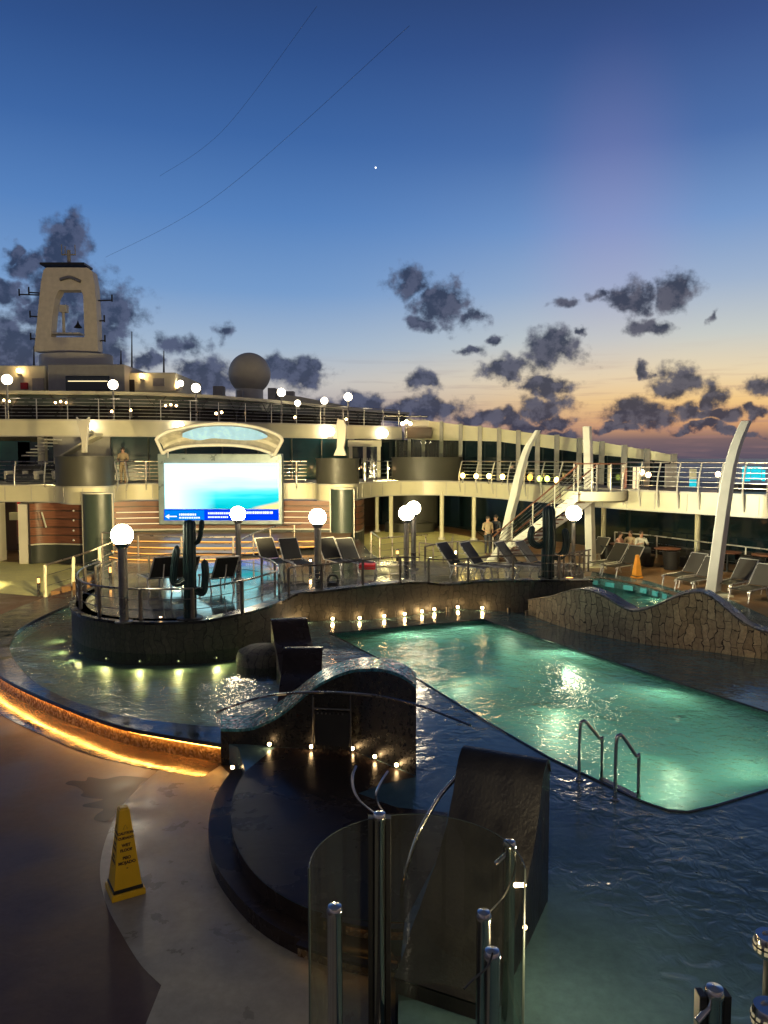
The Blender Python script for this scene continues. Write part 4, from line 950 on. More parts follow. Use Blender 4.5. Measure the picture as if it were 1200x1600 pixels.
# radar mast: an upright arch
Ym = 54
t = thing('radar_mast', 'tall tapering arch-shaped radar mast with antennas against the clouds', 'mast', at3(105, Ym, z1))
outl = [(53,549),(55,530),(60,480),(64,440),(68,422),(72,418),(136,418),(144,424),(148,445),(151,490),(153,549)]
innr = [(79,527),(82,490),(86,465),(92,453),(126,453),(130,462),(131,490),(132,527)]
b = MB(); O = [ony(x, y, Ym) for x, y in outl]; I = [ony(x, y, Ym) for x, y in innr]
def loopmesh(b, O, I, th):
    A = [Vector((p.x, p.z, 0)) for p in O]; B_ = [Vector((p.x, p.z, 0)) for p in I]; tri = tessellate_polygon([A, B_]); fl = O+I; i0 = len(b.v); n_ = len(fl)
    b.v += fl+[p+Vector((0, th, 0)) for p in fl]
    for a, c, d in tri: b.f.append((i0+a, i0+c, i0+d)); b.f.append((i0+n_+a, i0+n_+d, i0+n_+c))
    o = 0
    for l in (O, I):
        k = len(l)
        for j in range(k): a = i0+o+j; c = i0+o+(j+1) % k; b.f.append((a, c, c+n_, a+n_))
        o += k
loopmesh(b, O, I, .9); b.build('arch', 'mast', t, smooth=0)
MB().tube(spline([ony(x, y, Ym-.05) for x, y in ((94,437),(103,434),(112,434),(126,440))], 4), .12, 6).build('oval_badge', 'steel', t)
MB().box(ony(104, 416, Ym+1), (3.1, 1.6, .14)).build('top_platform', 'black', t)
b = MB(); cx = ony(108, 416, Ym+.8)
b.tube([cx, cx+Vector((0, 0, 1.1))], .13, 8); b.tube([cx+Vector((-.5, 0, .8)), cx+Vector((.5, 0, .8))], .05, 6)
for s in (-.5, -.25, .45): b.tube([cx+Vector((s, 0, .8)), cx+Vector((s, 0, 1.25+abs(s)*.5))], .035, 6)
b.build('top_antenna', 'grey_wall', t)
b = MB(); c1 = ony(100, 522, Ym+.5); b.tube([c1, c1+Vector((0, 0, 1.6))], .1, 8); b.box(c1+Vector((.05, 0, 1.75)), (.5, .4, .5)); b.box(c1+Vector((.1, 0, 0)), (2.3, .8, .1)); b.build('radar_pedestal', 'cream2', t)
b = MB(); c1 = ony(122, 512, Ym+.4); b.lathe([(.3, 0), (.1, .25), (.02, .5)], c1, 10); b.build('horn', 'black', t)
for x0, x1, y in ((64,30,461),(64,45,458),(148,175,470),(149,163,502),(152,164,533),(60,47,495),(57,48,530)):
    a, c = ony(x0, y, Ym+.5), ony(x1, y-1, Ym+.5); b = MB().tube([a, c], .05, 6); b.tube([c+Vector((0, 0, -.1)), c+Vector((0, 0, .38))], .06, 6); b.build('yard_arm', 'black', t)
for lab, x, y0, y1, Y in (('thin whip aerial standing on the deckhouse next to the funnel',206,580,518,52),('short whip aerial at the deckhouse corner',256,582,548,52),('stubby mast pipe beside the funnel base',189,572,548,52),('pair of thin pipes on the outer funnel side',53,571,540,53)):
    o = MB().tube([ony(x, y0, Y), ony(x, y1, Y)], [.07, .03], 6).build('whip_aerial', 'black'); tag(o, lab, 'aerial')
t = thing('radome', 'large round grey radome ball on its pedestal against dark clouds', 'radome', ony(390, 617, 62))
cc_ = ony(390, 584, 62); r = 32/F*62.3
MB().sphere(cc_, r, 40, 24).build('dome', mat('dome', (.50,.46,.36), .5, var=.04), t)
MB().lathe([(r*.72, 0), (r*.66, .5), (r*.66, 1.2)], ony(390, 630, 62), 24).build('pedestal', 'cream2', t)
t = thing('roof_clutter', 'row of small vents and boxes beyond the radome', 'roof equipment', ony(340, 612, 60))
for x0, x1, y0, y1 in ((278,305,611,606),(335,350,611,604),(420,432,616,607),(434,440,616,609),(448,460,620,612),(372,380,617,611)):
    a, c = ony(x0, y0+12, 60), ony(x1, y1, 60); MB().box(((a.x+c.x)/2, 60, (a.z+c.z)/2), (c.x-a.x, 1, c.z-a.z)).build('vent_box', 'grey_wall', t)
t = thing('far_bulwark', 'pale stepped bulwark with round ports descending behind the far globe lamps', 'bulwark', ony(440, 630, 59))
O = [ony(x, y, 58+(x-440)*.02) for x, y in ((438,616),(470,620),(520,630),(560,638),(560,652),(438,640))]; MB().extr(O, (0, .3, 0)).build('panel', 'cream', t, smooth=0)
for x, y in ((476,628),(487,631),(498,633),(509,636)): MB().lathe([(.001, -.02), (.16, -.02), (.16, .1)], (0, 0, 0), 12).build('port', 'grey_wall', t).location = ony(x, y, 57.9)-t.location
# small brown kiosk at the end of the sun deck
t = thing('corner_terrace', 'small terrace corner with dark brown screen and glowing lamp at the sun deck end', 'terrace', ony(655, 690, 44))
MB().box(ony(653, 677, 44.5), (1.55, 1.2, .62)).build('brown_screen', 'wood_dark', t); MB().extr([ony(638,657,44.6), ony(671,657,44.6), ony(671,672,44.6), ony(638,672,44.6)], (0, .08, 0)).build('back_panel', 'cream2', t)
MB().tube([ony(600,650,44.4), ony(668,651,44.4)], .04, 6).build('top_rail', 'steel', t)
t = thing('terrace_lamp', 'warm three-armed lamp on the small corner terrace', 'lamp', ony(635, 684, 43.4))
MB().tube([ony(635,684,43.4), ony(635,661,43.4)], .04, 6).build('pole', 'steel', t)
for x, y in ((629,662),(635,659),(641,662)): MB().sphere(ony(x, y, 43.3), .10, 10, 6).build('bulb', 'bulb', t)

# sloping wind screen along the far side
wp = [(640,46.5,655,686),(662,45,657,687),(690,43.6,660,688),(720,42.2,664,688.5),(750,41,667,689),(780,39.8,670,690),(810,38.6,674,694),(840,37.4,678,698),(870,36.3,681,702),(905,35.0,686,707),(940,33.9,691,711),(975,32.8,697,714.5),(1010,31.8,703,718),(1052,30.8,711,722)]
t = thing('wind_screen', 'long sloping white windscreen with posts and dark panes descending toward the sea', 'wind screen', ony(640, 700, 46.5))
b = MB()
for (x, Y, a, c), (x2, Y2, a2, c2) in zip(wp, wp[1:]): b.extr([ony(x, a, Y), ony(x2, a2, Y2), ony(x2, c2, Y2), ony(x, c, Y)], (.06, .12, 0))
b.build('fascia', 'cream', t, smooth=0)
for (x, Y, a, c) in wp:
    p = ony(x, a, Y); MB().box((p.x-.02, p.y-.12, (p.z+ZU)/2+.01), (.2, .2, p.z-ZU+.08)).build('post', 'grey_wall', t)
for (x, Y, a, c), (x2, Y2, a2, c2) in list(zip(wp, wp[1:])):
    p, q = ony(x, c, Y), ony(x2, c2, Y2); MB().quad((p.x,p.y+.05,ZU),(q.x,q.y+.05,ZU),(q.x,q.y+.05,q.z),(p.x,p.y+.05,p.z)).build('pane', 'dark_glass', t, smooth=0)
# cyan lit kiosk and signs on the far right gallery
t = thing('cyan_kiosk', 'glowing cyan display panels of a small stand on the gallery by the sea', 'kiosk', at3(1180, 27.5, ZU))
for x0, x1, y0, y1 in ((1160,1172,729,752),(1174,1189,729,750),(1191,1195,734,752)):
    a, c = ony(x0, y1, 27.5), ony(x1, y0, 27.5); MB().box(((a.x+c.x)/2, 27.5, (a.z+c.z)/2), (c.x-a.x, .1, c.z-a.z)).build('display', 'cyan_screen', t)
a = ony(1178, 766, 27.6); MB().box((a.x, 27.9, (a.z+ZU)/2-.0), (1.1, .5, max(.3, a.z-ZU+.4))).build('counter', 'black', t)
t = thing('menu_board', 'pale upright notice board with cyan lower half on the gallery', 'board', ony(1082, 764, 28.5))
a, c = ony(1077, 760, 28.5), ony(1088, 735, 28.5); MB().box(((a.x+c.x)/2, 28.5, (a.z+c.z)/2+.15), (c.x-a.x, .06, (c.z-a.z)*.7)).build('board_face', 'cream', t); MB().box(((a.x+c.x)/2, 28.48, a.z+.12), (c.x-a.x, .06, .28)).build('lower_panel', 'cyan_screen', t)
for lab, x, y0, y1, w, m in (('dark door panel behind the gallery railing near the curved fin',1048,725,760,18,'grey_wall'),('glowing white column lamp behind the gallery railing',991,730,768,4,'win_warm'),('second glowing white column lamp behind the gallery railing',997,730,768,4,'win_warm'),('pinkish upright panel behind the gallery railing',977,732,768,4,'cloth_pink'),('bright column at the stair landing',951,727,768,3.5,'cream')):
    Yv = 30.2; a, c = ony(x-w/2, y1, Yv), ony(x+w/2, y0, Yv); o = MB().box(((a.x+c.x)/2, Yv, (ZU+c.z)/2), (c.x-a.x, .12, c.z-ZU)).build('gallery_panel', m); tag(o, lab, 'panel'); o.name = 'upright_screen' if 'column' not in lab else 'lit_column'
# ------------------------------------------------------------------ under the gallery on the far right side
gpts = [(560,49.5),(690,48),(745,44.5),(942,36.3),(1088,31.9),(1200,29.3),(1330,26.8)]
t, pth = wallseg('promenade_glass', 'tall dark blue glass side screens under the gallery', 'glass wall', gpts, ZB, ZU-.5, 'dark_glass', .05)
t, c, r = drum('wide olive round bar core under the gallery', 612, 684, 46.5, ZB, 2.75, m='drum', depth=.6)
t = thing('round_planter', 'low round olive bench ring in front of the bar core', 'bench', at3(640, 43.5, ZB)); c = at3(640, 44.3, 0); r = (xat(679,44,0)-xat(601,44,0))/2
MB().lathe([(r, ZB), (r, ZB+.5), (r-.08, ZB+.55), (r-.35, ZB+.55), (r-.35, ZB+.4), (.01, ZB+.4)], Vector((c.x, c.y, 0)), 36, sy=.6).build('bench_ring', 'drum', t)
t, pth2 = wallseg('bar_wall', 'dim brown wall with small lit picture past the wood wall', 'wall', [(566,48.2),(590,48.6)], ZB, 2.8, 'wood_dark')
for lab, x, Y in (('slim cream column at the near edge of the bar lounge',589,44),('slim cream column with pale band in front of the bar core',611,40.5),('cream column beside the bright floor circle',690,39.8),('cream column under the bridge lamp box',740,39.5),('cream column behind the tapering fin',942,35.2),('cream column by the round tables at the ship side',1088,30.8)):
    t = thing('support_column', lab, 'column', at3(x, Y, ZB), 'slim columns holding the gallery'); p = at3(x, Y, 0)
    MB().tube([p+Vector((0, 0, ZB)), p+Vector((0, 0, ZU-.5))], .11, 12).build('shaft', 'cream', t); MB().tube([p+Vector((0, 0, ZB)), p+Vector((0, 0, ZB+.12))], .2, 12).build('foot', 'cream2', t)
rail('pale promenade railing along the ship side under the gallery', [at3(x, Y, ZB) for x, Y in ((960,34.2),(1020,32.6),(1088,30.4),(1150,28.8),(1200,27.6),(1300,25.8))], .95, 2.2, 2, pm='alu', tm='alu', curve=0)
# ------------------------------------------------------------------ curved fins
def fin(label, Y, left, right, vec, foot):
    t = thing('curved_fin', label, 'fin', ony(left[0][0], left[0][1], Y), 'tall white curved fins round the pool deck')
    L1 = spline([ony(x, y, Y) for x, y in left], 5); R1 = spline([ony(x, y, Y) for x, y in right], 5); L1, R1 = resample(L1, 24), resample(R1, 24)
    b = MB(); v = Vector(vec); i0 = 0
    for k in range(24):
        s_ = 1-.45*k/23; b.v += [L1[k], R1[k], R1[k]+v*s_, L1[k]+v*s_]
    for k in range(23):
        a = 4*k
        for j in range(4): b.f.append((a+j, a+(j+1) % 4, a+4+(j+1) % 4, a+4+j))
    b.f.append((0, 3, 2, 1)); e = 92; b.f.append((e, e+1, e+2, e+3)); b.build('fin_body', 'white_paint', t, bevel=.015)
    c = (L1[0]+R1[0])/2+v*.5; MB().box((c.x, c.y, ZB+.03), (.9, .9, .06)).build('foot_plate', 'cream', t)
fin('curved white fin leaning over the stair near the coloured lamps', 31.3, [(750,884),(775,855),(790,800),(797,770),(806,735),(818,700),(836,672)], [(764,884),(786,855),(800,800),(808,770),(815,735),(826,700),(841,672)], (.26,.30,0), 0)
fin('straight tapering white fin seen end on beside the stair landing', 29.6, [(915,890),(914,850),(913,800),(912,740),(911,700),(910,666)], [(926,890),(925,850),(924,800),(923,740),(922,700),(921,666)], (.30,.5,0), 0)
fin('largest curved white fin rising past the gallery railing above the loungers', 23.4, [(1101,926),(1108,880),(1116,820),(1122,780),(1131,730),(1143,690),(1158,657)], [(1118,926),(1124,880),(1132,820),(1138,780),(1146,730),(1157,690),(1171,657)], (.36,.42,0), 0)
# ------------------------------------------------------------------ stairs to the gallery
t = thing('deck_staircase', 'white open staircase climbing from the pool deck to the gallery', 'stair', onz(772, 880, ZB))
A = at3(770, 31.6, ZB); B_ = at3(903, 27.9, ZU-.05); dr = (B_-A); hd = Vector((dr.x, dr.y, 0)).normalized(); sd_ = Vector((-hd.y, hd.x, 0))
for s in (0, 1):
    o = sd_*(1.0*s); MB().extr([A+o+Vector((0,0,-.02)), A+o+Vector((0,0,.30)), B_+o+Vector((0,0,.05)), B_+o+Vector((0,0,-.32))], sd_*.06).build('stringer', 'white_paint', t)
for k in range(17):
    p = A+dr*((k+.6)/17)+sd_*.5; MB().box((p.x, p.y, p.z), (.28, 1.0, .035), rz=atan2(hd.y, hd.x)).build('tread', 'wood', t)
for s in (0, 1):
    o = sd_*(1.03*s)
    MB().tube([A+o+Vector((0,0,1.0)), B_+o+Vector((0,0,1.0))], .03, 8).build('handrail', 'wood', t)
    for w in range(4): MB().tube([A+o+Vector((0,0,.36+.15*w)), B_+o+Vector((0,0,.36+.15*w))], .012, 6).build('wire', 'steel', t)
    for k in range(5): p = A+dr*(k/4)+o; MB().tube([p, p+Vector((0,0,1.0))], .03, 8).build('post', 'cream2', t)
t = thing('stair_landing', 'half round cream landing platform at the top of the deck stair', 'landing', at3(925, 28.2, ZU))
cl = at3(925, 28.9, 0); MB().lathe([(.001, ZU-.42), (1.05, ZU-.42), (1.2, ZU-.36), (1.2, ZU-.02), (.001, ZU-.02)], Vector((cl.x, cl.y, 0)), 32).build('landing_slab', 'cream', t)
ang = [radians(a) for a in range(215, 365, 15)]
rail('short curved railing round the stair landing', [Vector((cl.x+1.12*cos(a), cl.y+1.12*sin(a), ZU-.02)) for a in ang], 1.02, .7, 5, pm='alu', tm='wood')
# ------------------------------------------------------------------ globe lamps
def globe_lamp(label, p, h, r, group, pr=.075, m='globe', pole='steel', k=0):
    t = thing('globe_lamp', label, 'globe lamp', p, group)
    b = MB().tube([p, p+Vector((0, 0, h-r*.95))], pr, 14); b.lathe([(pr*2, .0), (pr*2, .03), (pr, .04)], p, 14); b.build('pole', pole, t)
    MB().lathe([(pr*1.0, 0), (pr*1.5, .05), (pr*1.7, .12), (.01, .12)], p+Vector((0, 0, h-r-.06)), 16).build('collar', 'chrome', t)
    MB().sphere(p+Vector((0, 0, h)), r, 20, 12).build('globe', m, t)
    return t
G = 'white globe lamps on the raised platform'
def glz(px, ybase, yg, z=ZP):
    p = onz(px, ybase, z); return p, zat(yg, p.y)-z
for lab, px, yb, yg, r, pr in (('largest glowing globe lamp, at the rounded end of the stone island',194,972,836,.235,.10),('glowing globe lamp in front of the big screen caption',373,905,803,.225,.085),('glowing globe lamp between the sunloungers and the green panel',497,921,808,.235,.095),('front one of two overlapping globe lamps on slim twin poles',635,906,802,.23,.075),('rear one of two overlapping globe lamps on slim twin poles',646,890,794,.225,.085),('glowing globe lamp behind the armed cactus beside the tapering fin',895,899,802,.235,.06)):
    p, h = glz(px, yb, yg); globe_lamp(lab, p, h, r, G, pr)
G2 = 'globe lamps on the sun deck'
for lab, x, y, Y, r in (('globe lamp at the outer end of the sun deck railing',13,594,38.1,.25),('globe lamp before the dark window of the funnel deckhouse',178,602,38.7,.24),('globe lamp on the sun deck above the canopy edge',307,607,40.0,.23),('globe lamp on the sun deck just past the radome',440,614,42.6,.23),('globe lamp on the sun deck between the radome and the slender sculpture',507,627,43.9,.2),('globe lamp on the tallest pole above the slender sculpture',544,621,44.9,.24)):
    p = at3(x, Y, ZS+.03); globe_lamp(lab, p, zat(y, Y)-ZS, r, G2, .045, 'globe_far')
for lab, x, y, Y, r, m in (('round lamp low behind the sun deck roof beyond the radome',465,630,49,.2,'globe_far'),('cluster lamp at the end of the cream deckhouse',282,599,50,.2,'globe_far'),('low lamp on the roof edge by the cream deckhouse',277,603,50,.12,'bulb_small'),('wall lamp on the cream deckhouse above the red box',29,579,49.7,.13,'bulb'),('wall lamp on the deckhouse past the funnel',221,587,49.7,.13,'bulb'),
  ('bright floodlight on the sun deck edge behind the forked sculpture',139,665,38.0,.17,'bulb_white'),('bright floodlight on the sun deck edge over the screen canopy',281,665,39.0,.2,'bulb_white'),('bright floodlight on the sun deck edge beside the slender sculpture',516,674,43.4,.24,'bulb_white'),('bright floodlight on the sun deck edge above the white doors',600,677,46.0,.24,'bulb_white')):
    p = ony(x, y, Y); t = thing('wall_lamp', lab, 'wall lamp', p, 'small lamps on the upper decks')
    MB().sphere(p, r, 14, 8).build('bulb', m, t); MB().box(p+Vector((0, .12, -r-.12)), (r*1.4, .3, .12)).build('bracket', 'grey_wall', t)
for lab, x, y, Y in (('small warm lamp behind the sun deck rail under the dark window',175,643,40),('second small warm lamp behind the sun deck rail near the dark window',204,641,40),('pair of warm bulbs behind the sun deck rail above the canopy',342,646,41.5),('small warm bulb behind the sun deck rail past the radome',461,652,45),('small warm bulb by the slender sculpture top',541,655,44),('tiny bulbs in the truss bay at the outer end',6,627,42),('cluster of tiny bulbs in the second truss bay',95,629,42.3),('cluster of tiny bulbs in the truss bay above the canopy edge',267,634,43.4)):
    p = ony(x, y, Y); t = thing('small_lamp', lab, 'small lamp', p, 'small warm lamps behind the sun deck rail')
    n_ = 3 if 'cluster' in lab or 'tiny bulbs' in lab else (2 if 'pair' in lab else 1)
    for k in range(n_): MB().sphere(p+Vector(((k-(n_-1)/2)*.3, 0, .06*(k % 2))), .07 if n_ < 3 else .06, 8, 6).build('bulb', 'bulb_small', t)
    MB().box(p+Vector((0, 0, -.25)), (.12, .12, .3)).build('lamp_body', 'wood_dark', t)
# coloured lamps on the gallery edge
for k, (x, y, m, c) in enumerate(((723,743,'lamp_yellow','first yellow lamp, nearest the wide drum'),(744,744,'lamp_yellow','second yellow lamp from the wide drum'),(764,744,'lamp_yellow','third yellow lamp from the wide drum'),(785,745,'lamp_yellow','fourth yellow lamp, just before the leaning fin'),(828,746,'lamp_amber','amber lamp just past the leaning fin'),(843,748,'lamp_green','greenish lamp second past the leaning fin'),(855,748,'lamp_green','third lamp past the leaning fin'),(870,750,'lamp_yellow','last yellow lamp before the stair top'))):
    Y = 38.8-(x-723)*.042; p = ony(x, y, Y); t = thing('gallery_lamp', c+' in the gallery edge row', 'lamp', p, 'coloured lamps along the gallery edge')
    MB().sphere(p, .115, 12, 8, 1.15).build('bulb', m, t); MB().tube([p+Vector((0, .02, -.16)), p+Vector((0, .02, -.38))], .04, 6).build('stem', 'steel', t)
for k, (x, y) in enumerate(((725,733),(740,721),(747,725),(752,729),(758,716),(774,731),(781,733),(796,732),(867,714),(847,733),(768,716),(1003,738),(1013,742),(1122,741),(560,732),(641,733),(607,732),(648,735))):
    Y = 42.5 if x < 900 else 28.6
    if x < 680: Y = 41.8 if x > 620 else 41
    p = ony(x, y, Y); h = p.z-ZU
    t = thing('table_lamp', ['tiny warm lamp behind the wide drum edge','tiny warm lamp seen above the first yellow lamp','tiny warm lamp above the second yellow lamp','tiny warm lamp low above the second yellow lamp','tiny warm lamp high behind the yellow lamps','small warm lamp above the third yellow lamp','small warm lamp between third and fourth yellow lamps','small warm lamp against the leaning fin','tiny warm lamp under the wind screen past the leaning fin','small warm lamp above the greenish lamps','tiny warm lamp high between second and third yellow lamps','warm candle lamp beside the glowing columns','larger candle lamp next to the glowing columns','warm candle lamp beside the largest fin','tiny lamp in front of the white double doors','small candle lamp at the edge of the wide drum','tiny lamp behind the railing of the white doors','warm lamp half hidden by the wide drum'][k], 'table lamp', (p.x, p.y, ZU), 'small lamps on the gallery')
    MB().sphere(p, .055 if k not in (11,12,13) else .10, 10, 6).build('bulb', 'bulb_small', t); MB().tube([Vector((p.x, p.y, ZU)), p], .018, 6).build('stem', 'steel', t)
# bollard lights and candle lights on decks
def bollard(label, p, h, m='bulb', r=.05, bh=.16):
    t = thing('bollard_light', label, 'bollard light', p, 'low bollard lights')
    MB().tube([p, p+Vector((0, 0, h-bh))], r, 12).build('post', 'steel', t); MB().tube([p+Vector((0, 0, h-bh)), p+Vector((0, 0, h))], r*.8, 12).build('lens', m, t); MB().tube([p+Vector((0, 0, h)), p+Vector((0, 0, h+.05))], r*1.1, 12).build('cap', 'steel', t)
bollard('lit bollard at the foot of the little stair beside the round pool', onz(61, 932, 0), .62, 'led_step')
bollard('lit bollard behind the globe lamp on the stone island', onz(173, 908, ZP), .42, 'led_step')
bollard('lit bollard between the sunloungers and the middle globe lamp', onz(485, 893, ZP), .38, 'bulb_small', .045, .1)
bollard('lit bollard at the bend of the platform railing near the dark sunloungers', at3(712, 27.2, ZB), .95, 'bulb_small', .045, .1)
bollard('lit bollard on the ramp down to the yellow floor', at3(621, 28.5, ZB), .8, 'led_step', .06, .12)
bollard('lit candle on the platform edge near the red towel lounger', at3(648, 28.0, ZB), .5, 'led_step', .05, .1)
for lab, x, y, z, r, mt in (('tiny floor light at the foot of the big cactus',299,964,ZP+.03,.05,'bulb'),('tiny floor light on the island coping before the big cactus',251,966,ZP+.05,.03,'bulb_small'),('round copper floor light before the armed cactus',840,906,ZP+.12,.07,'led_step'),('wide copper floor light beside the armed cactus',890,904,ZP+.12,.1,'led_step')):
    p = onz(x, y, z); t = thing('floor_light', lab, 'floor light', p, 'small floor lights on the platform edge'); MB().lathe([(.001, .03), (r, .025), (r, 0)], p, 14).build('lens', mt, t); MB().lathe([(r*1.25, 0), (r*1.25, .02), (r, .024)], p, 14).build('ring', 'rail_metal', t)
# lights along the pool side of the stone wall
for k, (x, y) in enumerate(((477,969),(520,970),(562,972),(600,969),(632,963),(659,956),(678,951),(715,950),(753,954))):
    q = interp([(a, Vector(p)) for (a, _, _, w), p in zip(isl, [onz(x_, yb, ZB if w_ else ZL) for x_, yt, yb, w_ in isl])], x); p = Vector((q.x, q.y-.10, ZB+.07))
    t = thing('wall_light', ['first','second','third','fourth','fifth','sixth','seventh','eighth','ninth and last'][k]+' small wall light from the navy wave walls along the stone wall foot', 'wall light', p, 'warm lights at the foot of the stone wall')
    MB().sphere(p, .038, 10, 6).build('bulb', 'bulb', t); MB().box(p+Vector((0, .06, -.01)), (.1, .04, .09)).build('housing', 'steel', t)
    L_ = bpy.data.lights.new('wall_lamp', 'POINT'); L_.energy = 4; L_.color = (1, .62, .26); L_.shadow_soft_size = .04; lo = bpy.data.objects.new('wall_lamp', L_); COL.objects.link(lo); lo.parent = t; lo.location = (0, -.06, .02)
for k, (x, y) in enumerate(((113,986),(117,1000),(131,1011),(170,1019),(220,1023),(278,1023),(335,1018),(376,1010))):
    p = onz(x, y, ZL); p.z = ZL-.12; d = (p-at3(260, 19, p.z)).normalized(); p = p+d*.09
    t = thing('pool_light', ['first','second','third','fourth','fifth','sixth','seventh','eighth'][k]+' glowing underwater light round the stone island, counted from its stair side', 'pool light', p, 'yellow lights under water round the island')
    MB().sphere(p, .022, 10, 6).build('lens', 'led_island', t); MB().sphere(p-d*.03, .05, 10, 6, .8).build('housing', 'steel', t)
    L_ = bpy.data.lights.new('pool_lamp', 'SPOT'); L_.energy = 38; L_.spot_size = radians(155); L_.spot_blend = .9; L_.color = (1, .80, .30); L_.shadow_soft_size = .04; lo = bpy.data.objects.new('pool_lamp', L_); COL.objects.link(lo); lo.parent = t; lo.location = d*.03; lo.rotation_euler = (-Vector((d.x, d.y, -.12))).to_track_quat('Z', 'Y').to_euler()
# lights in the entry between the waves
for k, (x, y) in enumerate(((363,1199),(392,1186),(422,1171),(487,1175),(551,1178),(586,1195),(620,1213))):
    z = (.10, .24, ZB+.05, ZB+.05, ZB+.05, ZB+.05, ZB+.05)[k]
    q = interp(bw, x); p = onz(x, y, z)
    if k >= 2:
        fr = interp(bw, x); p = Vector((fr.x, fr.y-.07, ZB+.06)) if k < 6 else Vector((fr.x, fr.y-.06, ZB+.06))
    t = thing('entry_light', ['lowest','second','third','fourth','fifth','sixth','last'][k]+' tiny bright light along the foot of the cyan-topped wave wall', 'step light', p, 'tiny lights at the foot of the black wave wall')
    MB().sphere(p, .026, 10, 6).build('bulb', 'bulb', t); MB().box(p+Vector((0, .035, -.02)), (.06, .04, .08)).build('housing', 'steel', t)
    L_ = bpy.data.lights.new('entry_lamp', 'POINT'); L_.energy = .45; L_.color = (1, .6, .26); L_.shadow_soft_size = .03; lo = bpy.data.objects.new('entry_lamp', L_); COL.objects.link(lo); lo.parent = t; lo.location = (0, -.04, .03)
for lab, x, y, z in (('small bright bulb on the screen post edge nearest the tall wave',819,1383,1.45),('dimmer bulb beside it on the screen post',806,1383,1.45),('small bulb lower on the glass screen edge',820,1449,1.1)):
    p = ony(x, y, 4.9) if False else ony(x, y, 5.15); o = MB().sphere(p, .016, 8, 6).build('bulb_light', 'bulb'); tag(o, lab, 'bulb', 'bulbs on the shower screen')
for Y_, z_, e_ in ((5.7, 1.5, 34), (4.7, 1.3, 26)):
    L_ = bpy.data.lights.new('screen_lamp', 'POINT'); L_.energy = e_; L_.color = (1, .80, .45); L_.shadow_soft_size = .03; lo = bpy.data.objects.new('screen_lamp', L_); COL.objects.link(lo); lo.location = at3(850, Y_, z_)
# ceiling lights under the gallery
ip = inset(band, 1.6)
for k, (p, d) in enumerate(along([v for v in ip], 3.2, 1.5)):
    x = 600+F*p.x/(p.y*cos(P))
    if x < -80 or x > 1300 or p.y < 20: continue
    o = MB().lathe([(.001, 0), (.13, 0), (.13, .04)], (p.x, p.y, ZU-.56), 14).build('ceiling_light', 'ceiling_glow'); tag(o, 'round warm recessed ceiling light under the gallery, invisible from above', 'ceiling light', 'recessed lights under the gallery'); o['label'] = 'round warm ceiling light recessed under the gallery deck'
for k, (p, d) in enumerate(along(inset(sd, 1.2), 3.4, 1.0)):
    o = MB().lathe([(.001, 0), (.11, 0), (.11, .04)], (p.x, p.y, ZS-.66), 14).build('ceiling_light', 'ceiling_glow'); tag(o, 'round warm ceiling light recessed under the sun deck', 'ceiling light', 'recessed lights under the sun deck')
# added spots without fixtures near the globe posts, brightening the far decks
def spot(name, loc, aim, e, size, col, parent=None, blend=.9, soft=.2):
    L_ = bpy.data.lights.new(name, 'SPOT'); L_.energy = e; L_.spot_size = radians(size); L_.spot_blend = blend; L_.color = col; L_.shadow_soft_size = soft
    lo = bpy.data.objects.new(name, L_); COL.objects.link(lo); lo.location = loc; lo.rotation_euler = (Vector(loc)-Vector(aim)).to_track_quat('Z', 'Y').to_euler(); return lo
spot('added_spot', at3(373, 23.0, 3.4), at3(330, 36, 3.4), 4900, 120, (1, .78, .36))
spot('added_spot', at3(190, 18.5, 3.4), at3(60, 33, 2.4), 6200, 90, (1, .78, .34))
spot('added_spot', at3(500, 22.0, 3.3), at3(640, 40, 2.6), 9500, 60, (1, .82, .40))
spot('added_spot', at3(650, 24.0, 3.3), at3(850, 33, 3.2), 3400, 90, (.95, .88, .45))
spot('added_spot', at3(895, 22.4, 3.3), at3(1060, 26, 3.3), 1950, 130, (1, .86, .52))
spot('added_spot', at3(700, 19.0, 5.2), at3(1115, 23.4, 3.4), 5200, 40, (.95, .95, .68))
bp_ = Vector((10.6, 12.6, ZB)); bollard('lit bollard at the far end of the stone wave wall, outside the view', bp_, .8)
spot('added_spot', bp_+Vector((-.1, .1, .95)), at3(1140, 16.2, .7), 420, 110, (1, .62, .28))

spot('deck_flood', at3(139, 37.4, 6.2), at3(45, 28, 0), 30000, 46, (1, .84, .34))
spot('deck_flood', at3(281, 38.6, 6.2), at3(345, 27, 1), 1500, 50, (1, .82, .42))
spot('deck_flood', at3(516, 42.8, 6.1), at3(545, 29, 1), 2200, 44, (1, .84, .36))
spot('deck_flood', at3(600, 45.4, 6.0), at3(665, 36, .3), 5500, 46, (1, .86, .34))
# globe lamps on the sun deck behind and above the viewer, lighting the near deck
for x, y, lab in ((-5.5, -3.5, 'globe lamp on the deck behind the viewpoint, cone side'), (1.5, -4.5, 'globe lamp on the deck straight behind the viewpoint'), (8.5, -3.0, 'globe lamp on the deck behind the viewpoint, pool side')):
    globe_lamp(lab, Vector((x, y, 3.9)), 2.6, .3, 'globe lamps behind the viewpoint', .06)
struct(MB().box((1, -6.0, 3.6), (24, 5.4, .5)).build('viewing_deck', 'ceiling'))
